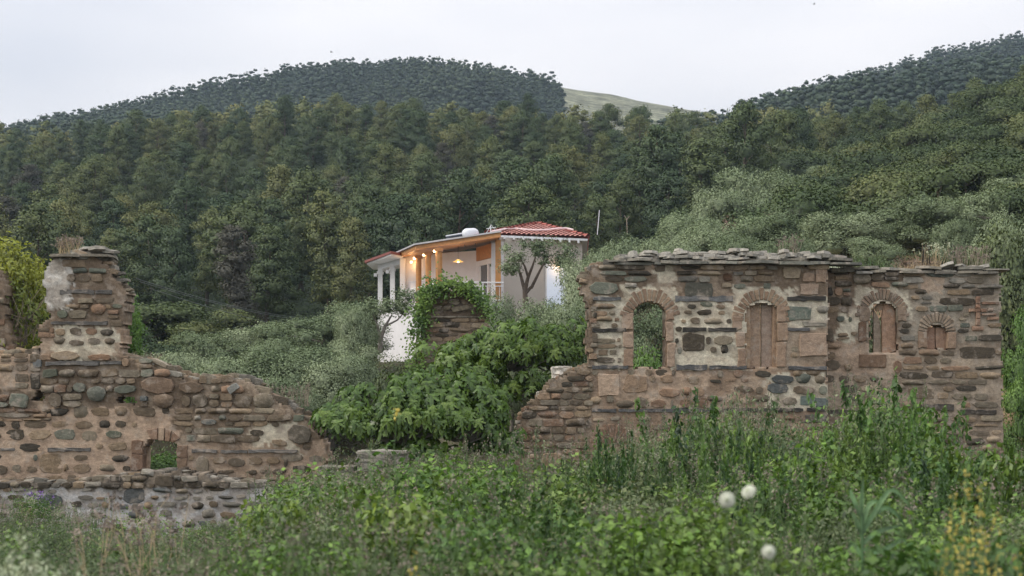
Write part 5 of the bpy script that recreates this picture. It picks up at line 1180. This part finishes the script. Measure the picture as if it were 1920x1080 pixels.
def shoots(i):
    r=np.random.RandomState(370+i); m=MB(); C=[];T=[];Nn=[]
    for k in range(13):
        a=r.uniform(0,6.28); d=r.rand()**.5*.4; b=np.array((math.cos(a)*d*.5,math.sin(a)*d*.5,-.05)); h=r.uniform(.75,1.25); tip=np.array((math.cos(a)*d*2.1+r.normal()*.1,math.sin(a)*d*2.1+r.normal()*.1,h)); mid=(b+tip)/2+np.array((r.normal()*.06,r.normal()*.06,.2)); tk=r.rand()
        m.tube([Vector(b),Vector(mid),Vector(tip)],[.009,.006,.002],4,False)
        for j in range(95):
            t=.15+.85*r.rand()**.8; p=b*(1-t)**2+2*mid*t*(1-t)+tip*t*t; o_=unit(r.normal(size=3)+np.array((0,0,.2))); C.append(p+o_*r.uniform(.03,.19)*(1.25-t)); Nn.append(unit(o_*.3+np.array((0,-.2,.7))+r.normal(size=3)*.4)); T.append(np.clip(tk*.45+t*.28+r.normal()*.15,0,1))
    C=np.array(C);V,Fq=leaf_geo(C,np.array(Nn),r.uniform(.7,1.3,len(C))*.07,r.uniform(.7,1.3,len(C))*.042,r)
    return dict(foliage=mesh('foliage',V,Fq,M['vine'],False,{'tint':('FACE','FLOAT',T)}),stems=local_mesh(m,'stems',M['stem']),top=1.25,w=1.1)
SHOOT=[shoots(i) for i in range(5)]
r=np.random.RandomState(55); PX_=sorted(list(r.uniform(1110,1900,24))+list(r.uniform(520,1110,12)))
for i,px in enumerate(PX_):
    Y=r.uniform(9,21); e=env(px); lim=e+(r.uniform(-18,45) if Y>13 else r.uniform(40,120)); zk=('s',zone(px)); cnt[zk]=cnt.get(zk,0)+1; lab='%s tuft of leafy shoots from the left %s'%(ORD[cnt[zk]-1],zone(px))
    place('leafy_shoots',SHOOT[i%5],px,lim,r.uniform(70,120)*16/Y,Y,lab,'bush','leafy shoots of the foreground',None,nm=('foliage','stems'))
# the two taller leafy shrubs rising in front of the right walls, and other singled-out plants
for px,py,wd,Y,lab,v,mt in [(1655,686,170,17,'tallest bright leafy bush rising before the niche of the low wall',SHOOT[0],'bright'),(1700,730,150,16.6,'leafy shoots right of the tallest bright bush',SHOOT[2],None),(1620,760,150,16.5,'leafy bush left of the tallest bright one',VINE[1],None),(1335,712,150,18,'tall loose leafy bush rising before the blocked doorway',SHOOT[1],None),(1270,740,150,18.5,'tall shoots rising between open window and blocked doorway',SHOOT[3],None),(1400,760,140,17,'dark leafy bush right below the blocked doorway',VINE[2],None),(1130,800,130,19,'leafy bush before the low brick arch',VINE[3],None),(1780,800,180,16,'dark rounded bush below the brick cross',VINE[4],None),
     (950,835,140,22,'light green nettle-like bush right of the grey block',WEED[1],'bright'),(640,900,240,14,'bright leafy bush before the end of the left wall',VINE[1],'bright'),(800,960,260,9,'dark leafy bush at the bottom, left of centre',VINE[2],None),
     (50,966,190,5.5,'pale cream-flowering bush in the bottom left corner',SAGE,None),(640,858,290,13,'broad dark leafy bush before the end of the left wall, left one',BIGB[0],None),(810,850,300,14,'broad dark leafy bush below the big fig tree',BIGB[1],None),(720,905,420,9,'large dark leafy bush at the bottom, left of centre',BIGB[2],None),(545,893,260,11,'dark leafy bush at the lower left end of the bramble mass',BIGB[1],None),(1765,772,280,15,'broad dark leafy bush right of the tallest bright one',BIGB[0],None),(1870,818,260,13,'dark leafy bush below the right end of the ruin',BIGB[2],None),(1480,812,240,15,'dark leafy bush below the join of the two right walls',BIGB[1],None),(70,905,130,24,'dark green weeds at the foot of the left wall',WEED[3],'vine')]:
    place('leafy_bush',v,px,py,wd,Y,lab,'bush',None,None if mt is None else M[mt],nm=('foliage','stems'))
    if mt:
        for c in COL.objects[-2:]:
            pass
for o in list(COL.objects):
    if o.name.startswith('foliage') and o.parent and o.parent.get('category')=='bush':
        lb=o.parent['label']
        mt='bright' if ('nettle' in lb or lb.startswith('bright leafy') or lb.startswith('tallest bright')) else 'sage' if 'cream' in lb else 'vine' if ('loose' in lb or 'foot of' in lb) else None
        if mt: o.material_slots[0].link='OBJECT'; o.material_slots[0].material=M[mt]
# grass and undergrowth as one mass
r=np.random.RandomState(21); n=20000; Y=np.sqrt(r.uniform(4.6**2,30**2,n)); px=r.uniform(-150,2070,n); x=(px-960)/F*Y; gz=ground(x,Y)
emax=np.array([CZ+(HY-max(env(p)+(60 if p>480 else 45),1060-12*yy))/F*yy for p,yy in zip(px,Y)]); h=np.minimum((emax-gz)*r.uniform(.45,1.03,n),1.5); k=h>.15; x,Y,gz,h,n=x[k],Y[k],gz[k],h[k],int(k.sum())
az=r.uniform(0,6.28,n); ln=r.uniform(.05,.35,n)*h; dx,dy=np.cos(az),np.sin(az); wv=r.uniform(.003,.008,n); wa=r.uniform(0,6.28,n); wx,wy=np.cos(wa)*wv,np.sin(wa)*wv
B0=np.stack([x,Y,gz-.03],-1); M1=np.stack([x+dx*ln*.3,Y+dy*ln*.3,gz+h*.6],-1); T1=np.stack([x+dx*ln,Y+dy*ln,gz+h],-1); W=np.stack([wx,wy,0*wx],-1)
V=np.stack([B0-W,B0+W,M1+W*.9,M1-W*.9,T1+W*.15,T1-W*.15],1).reshape(-1,3); b=np.arange(n)*6; Fq=np.concatenate([np.stack([b,b+1,b+2,b+3],-1),np.stack([b+3,b+2,b+4,b+5],-1)])
T=np.clip(r.beta(2,3,n)*1.1,0,1); T=np.concatenate([T,T])
o=bpy.data.objects.new('grass',mesh('grass',V,Fq,M['grass'],False,{'tint':('FACE','FLOAT',T)})); link(o); tag(o,'tangled green and straw-coloured grass of the foreground','grass',None,'stuff')
scatter('undergrowth',30000,(5,30),(-150,2070),.06,M['vine'],'low leafy undergrowth between the foreground bushes',6,(0,.55),.7,cat='undergrowth')

# white scabious-like flowers
def flower(px,py,Y,dia,facing,label,bend):
    c=P(px,py,Y); t=thing('white_flower',(c.x+bend,Y+.05,G(c.x,Y)),label,'flower','white round flowers on tall stems'); f=Vector(facing).normalized(); q=f.to_track_quat('Z','Y'); R=dia/F*Y/2
    MB().tube([(c.x+bend,Y+.05,G(c.x,Y)),(c.x+bend*.6,Y+.03,c.z-.3),tuple(c-f*R*.6-Vector((0,0,.02))),tuple(c-f*R*.3)],[.0035,.003,.0025,.003],6).build('stem',M['stem'],t)
    m=MB(); rr=random.Random(int(px))
    for ring,(rad,hh,k) in enumerate(((1.,.0,16),(.86,.22,14),(.68,.36,12),(.46,.46,9))):
        for i in range(k):
            a=6.283*(i+.5*ring)/k+rr.uniform(-.08,.08); w_=.26*R; ro=R*rad*rr.uniform(.94,1.04); ri=ro*.45; cs,sn=math.cos(a),math.sin(a)
            pts=[(ri*cs-w_*.3*sn*-1,ri*sn-w_*.3*cs,hh*R+.1*R),(ri*cs+w_*.3*-sn,ri*sn+w_*.3*cs,hh*R+.1*R),(ro*cs-w_*sn,ro*sn+w_*cs,hh*R+.02*R),(ro*1.04*cs,ro*1.04*sn,hh*R-.03*R),(ro*cs+w_*sn,ro*sn-w_*cs,hh*R+.02*R)]
            m.add([c+q@Vector(p) for p in pts],[(0,1,2,3,4)])
    m.build('petals',M['white_petal'],t); m=MB()
    m.tube([c-f*R*.25,c+f*R*.15,c+f*R*.42,c+f*R*.55],[R*.35,R*.62,R*.4,R*.08],12); m.build('flower_centre',M['petal_core'],t)
flower(1363,937,4.6,30,(-.15,-1,.12),'left of the two upper white flowers, facing the camera',.01)
flower(1404,922,4.7,27,(-.45,-.62,.5),'right one of the two upper white flowers, tilted on its stem',.03)
flower(1441,1035,4.4,26,(.05,-1,.25),'lowest white flower, alone near the bottom edge',.01)
# giant reed with arching leaves
t=thing('reed',(X(1618,7),7,G(0,7)),'blue-green reed with long arching leaves standing among the weeds','reed')
MB().tube([P(1618,1110,7),P(1617,1040,7),P(1616,960,7),P(1617,910,7)],[.009,.008,.006,.003],7).build('stem',M['reed'],t)
for pts in ([(1617,985),(1616,945),(1618,893)],[(1617,975),(1600,935),(1593,915)],[(1618,985),(1628,950),(1642,940),(1655,948)],[(1618,1000),(1632,970),(1662,952),(1688,972),(1700,1000)],[(1617,1020),(1640,1000),(1668,990),(1690,985)],[(1617,1030),(1650,1034),(1690,1012),(1700,1020)],[(1618,1000),(1640,960),(1668,920),(1690,930),(1712,960)],[(1617,1045),(1600,1020),(1588,1030)],[(1617,1010),(1606,975),(1594,960)]):
    m=[P(a,b,7-.02*i*((pts[0][0]*3)%3-1)) for i,(a,b) in enumerate(pts)]; n=len(m)*4; V=[];
    for i in range(n+1):
        s=i/n*(len(m)-1); k=min(int(s),len(m)-2); f=s-k; p0=m[max(k-1,0)];p1=m[k];p2=m[k+1];p3=m[min(k+2,len(m)-1)]
        p=.5*((2*p1)+(p2-p0)*f+(2*p0-5*p1+4*p2-p3)*f*f+(3*p1-p0-3*p2+p3)*f**3); d=(p2-p1).normalized(); wd=.012*math.sin(math.pi*min(1,.18+.82*i/n))**.7; sd2=d.cross(Vector((0,-1,.35))).normalized()*wd
        V+=[p-sd2,p+Vector((0,.006,-.004)),p+sd2]
    Fc=[]
    for i in range(n): Fc+=[(3*i,3*i+1,3*i+4,3*i+3),(3*i+1,3*i+2,3*i+5,3*i+4)]
    part('leaf',[tuple(v) for v in V],Fc,M['reed'],t,True,{'tint':('FACE','FLOAT',[.6]*len(Fc))})
# yellow flower spikes
YS=[(1812,878,1075,6.2,'tallest yellow flower spike at the lower right'),(1838,905,1080,6.0,'yellow flower spike just right of the tallest one'),(1788,925,1080,6.4,'thin yellow spike left of the tallest one'),(1868,962,1080,6.1,'yellow spike standing alone on the right'),(1845,1010,1085,5.8,'low yellow spike in front of the tallest pair'),(1772,1000,1085,5.9,'leftmost yellow flower spike of the lower right'),(1908,1010,1090,6.0,'yellow spike nearest the right edge'),(1800,1020,1090,5.7,'shortest yellow spike near the bottom edge'),(775,1030,1095,6.0,'pale yellow spike at the bottom, left of centre')]
for i,(px,pt,pb,Y,lab) in enumerate(YS):
    Y-=.9
    r=np.random.RandomState(400+i); t=thing('yellow_flower_spike',(X(px,Y),Y,G(X(px,Y),Y)),lab,'flower spike','yellow flower spikes'); top=P(px,pt,Y); bot=Vector((X(px+r.uniform(-12,12),Y),Y,G(X(px,Y),Y))); 
    MB().tube([bot,(bot+top)/2+Vector((r.uniform(-.03,.03),0,0)),top],[.006,.005,.002],5).build('stem',M['stem'],t); k=75; tt=r.rand(k)**.9; L2=min(.45,(top-bot).length*.7)
    C=np.array(top)+np.stack([0*tt,0*tt,-tt*L2],-1)+(np.array(bot)-np.array(top))*np.array((1,1,0))*(tt[:,None]*L2/(top-bot).length)+r.normal(size=(k,3))*np.array((.009,.009,.004))*(1+tt[:,None]); V,Fq=leaf_geo(C,unit(r.normal(size=(k,3))),.015,.012,r)
    part('blossoms',V,Fq,M['yellow'],t,False,{'tint':('FACE','FLOAT',r.rand(k))},kind='stuff')
# lone blurred seed heads on stalks near the camera, purple thistles, dry umbels
stalks('orange-tinged seed head on a thin stalk before the fig leaves',743,747,905,742,8,1,21,'stem',.022,.01,'tall_seed_head','seed head','yellow',.0025)
stalks('pale spiky seed heads before the fig bush, left of the orange one',684,700,900,790,8,2,22,'stem',.02,.02,'tall_seed_head','seed head','straw' if False else 'sage',.0025)
stalks('pale brown umbels of dry carrot at the lower left',185,340,1085,920,9,14,23,'straw',.03,.12,'dry_umbels','dry plant','brownseed',.003)
stalks('dry yellow stems near the bottom left corner',150,300,1085,975,7,12,24,'straw',.02,.15,'dry_umbels','dry plant','brownseed',.0025)
stalks('purple thistles at the foot of the left wall',30,110,962,925,26,6,25,'stem',.05,.1,'purple_thistle','thistle','brownseed',.005)
for o in COL.objects:
    if o.name.startswith('seed_heads') and o.parent and 'purple' in o.parent.get('label',''): o.material_slots[0].link='OBJECT'; o.material_slots[0].material=M['purple']

# ------------------------------------------------------------------ air
HAZE=True
if HAZE:
    m,t_,o_=newmat('haze'); pv=N(t_,'ShaderNodeVolumePrincipled'); pv.inputs['Color'].default_value=(.66,.82,1,1); pv.inputs['Density'].default_value=.00022; pv.inputs['Anisotropy'].default_value=.2
    t_.links.new(pv.outputs[0],o_.inputs['Volume'])
    bx=MB().box((-5200,-90,-4),(5200,3650,235)); hz=bpy.data.objects.new('haze',mesh('haze',np.array(bx.V),bx.F,m)); link(hz); tag(hz,'thin bluish evening air over the hills','haze',None,'stuff')
print('tris',sum(sum(len(p.vertices)-2 for p in m.polygons) if len(m.polygons)<50000 else 2*len(m.polygons) for m in bpy.data.meshes),'objects',len(bpy.data.objects),'tris',sum(len(m.loop_triangles) or len(m.polygons)*2 for m in bpy.data.meshes))
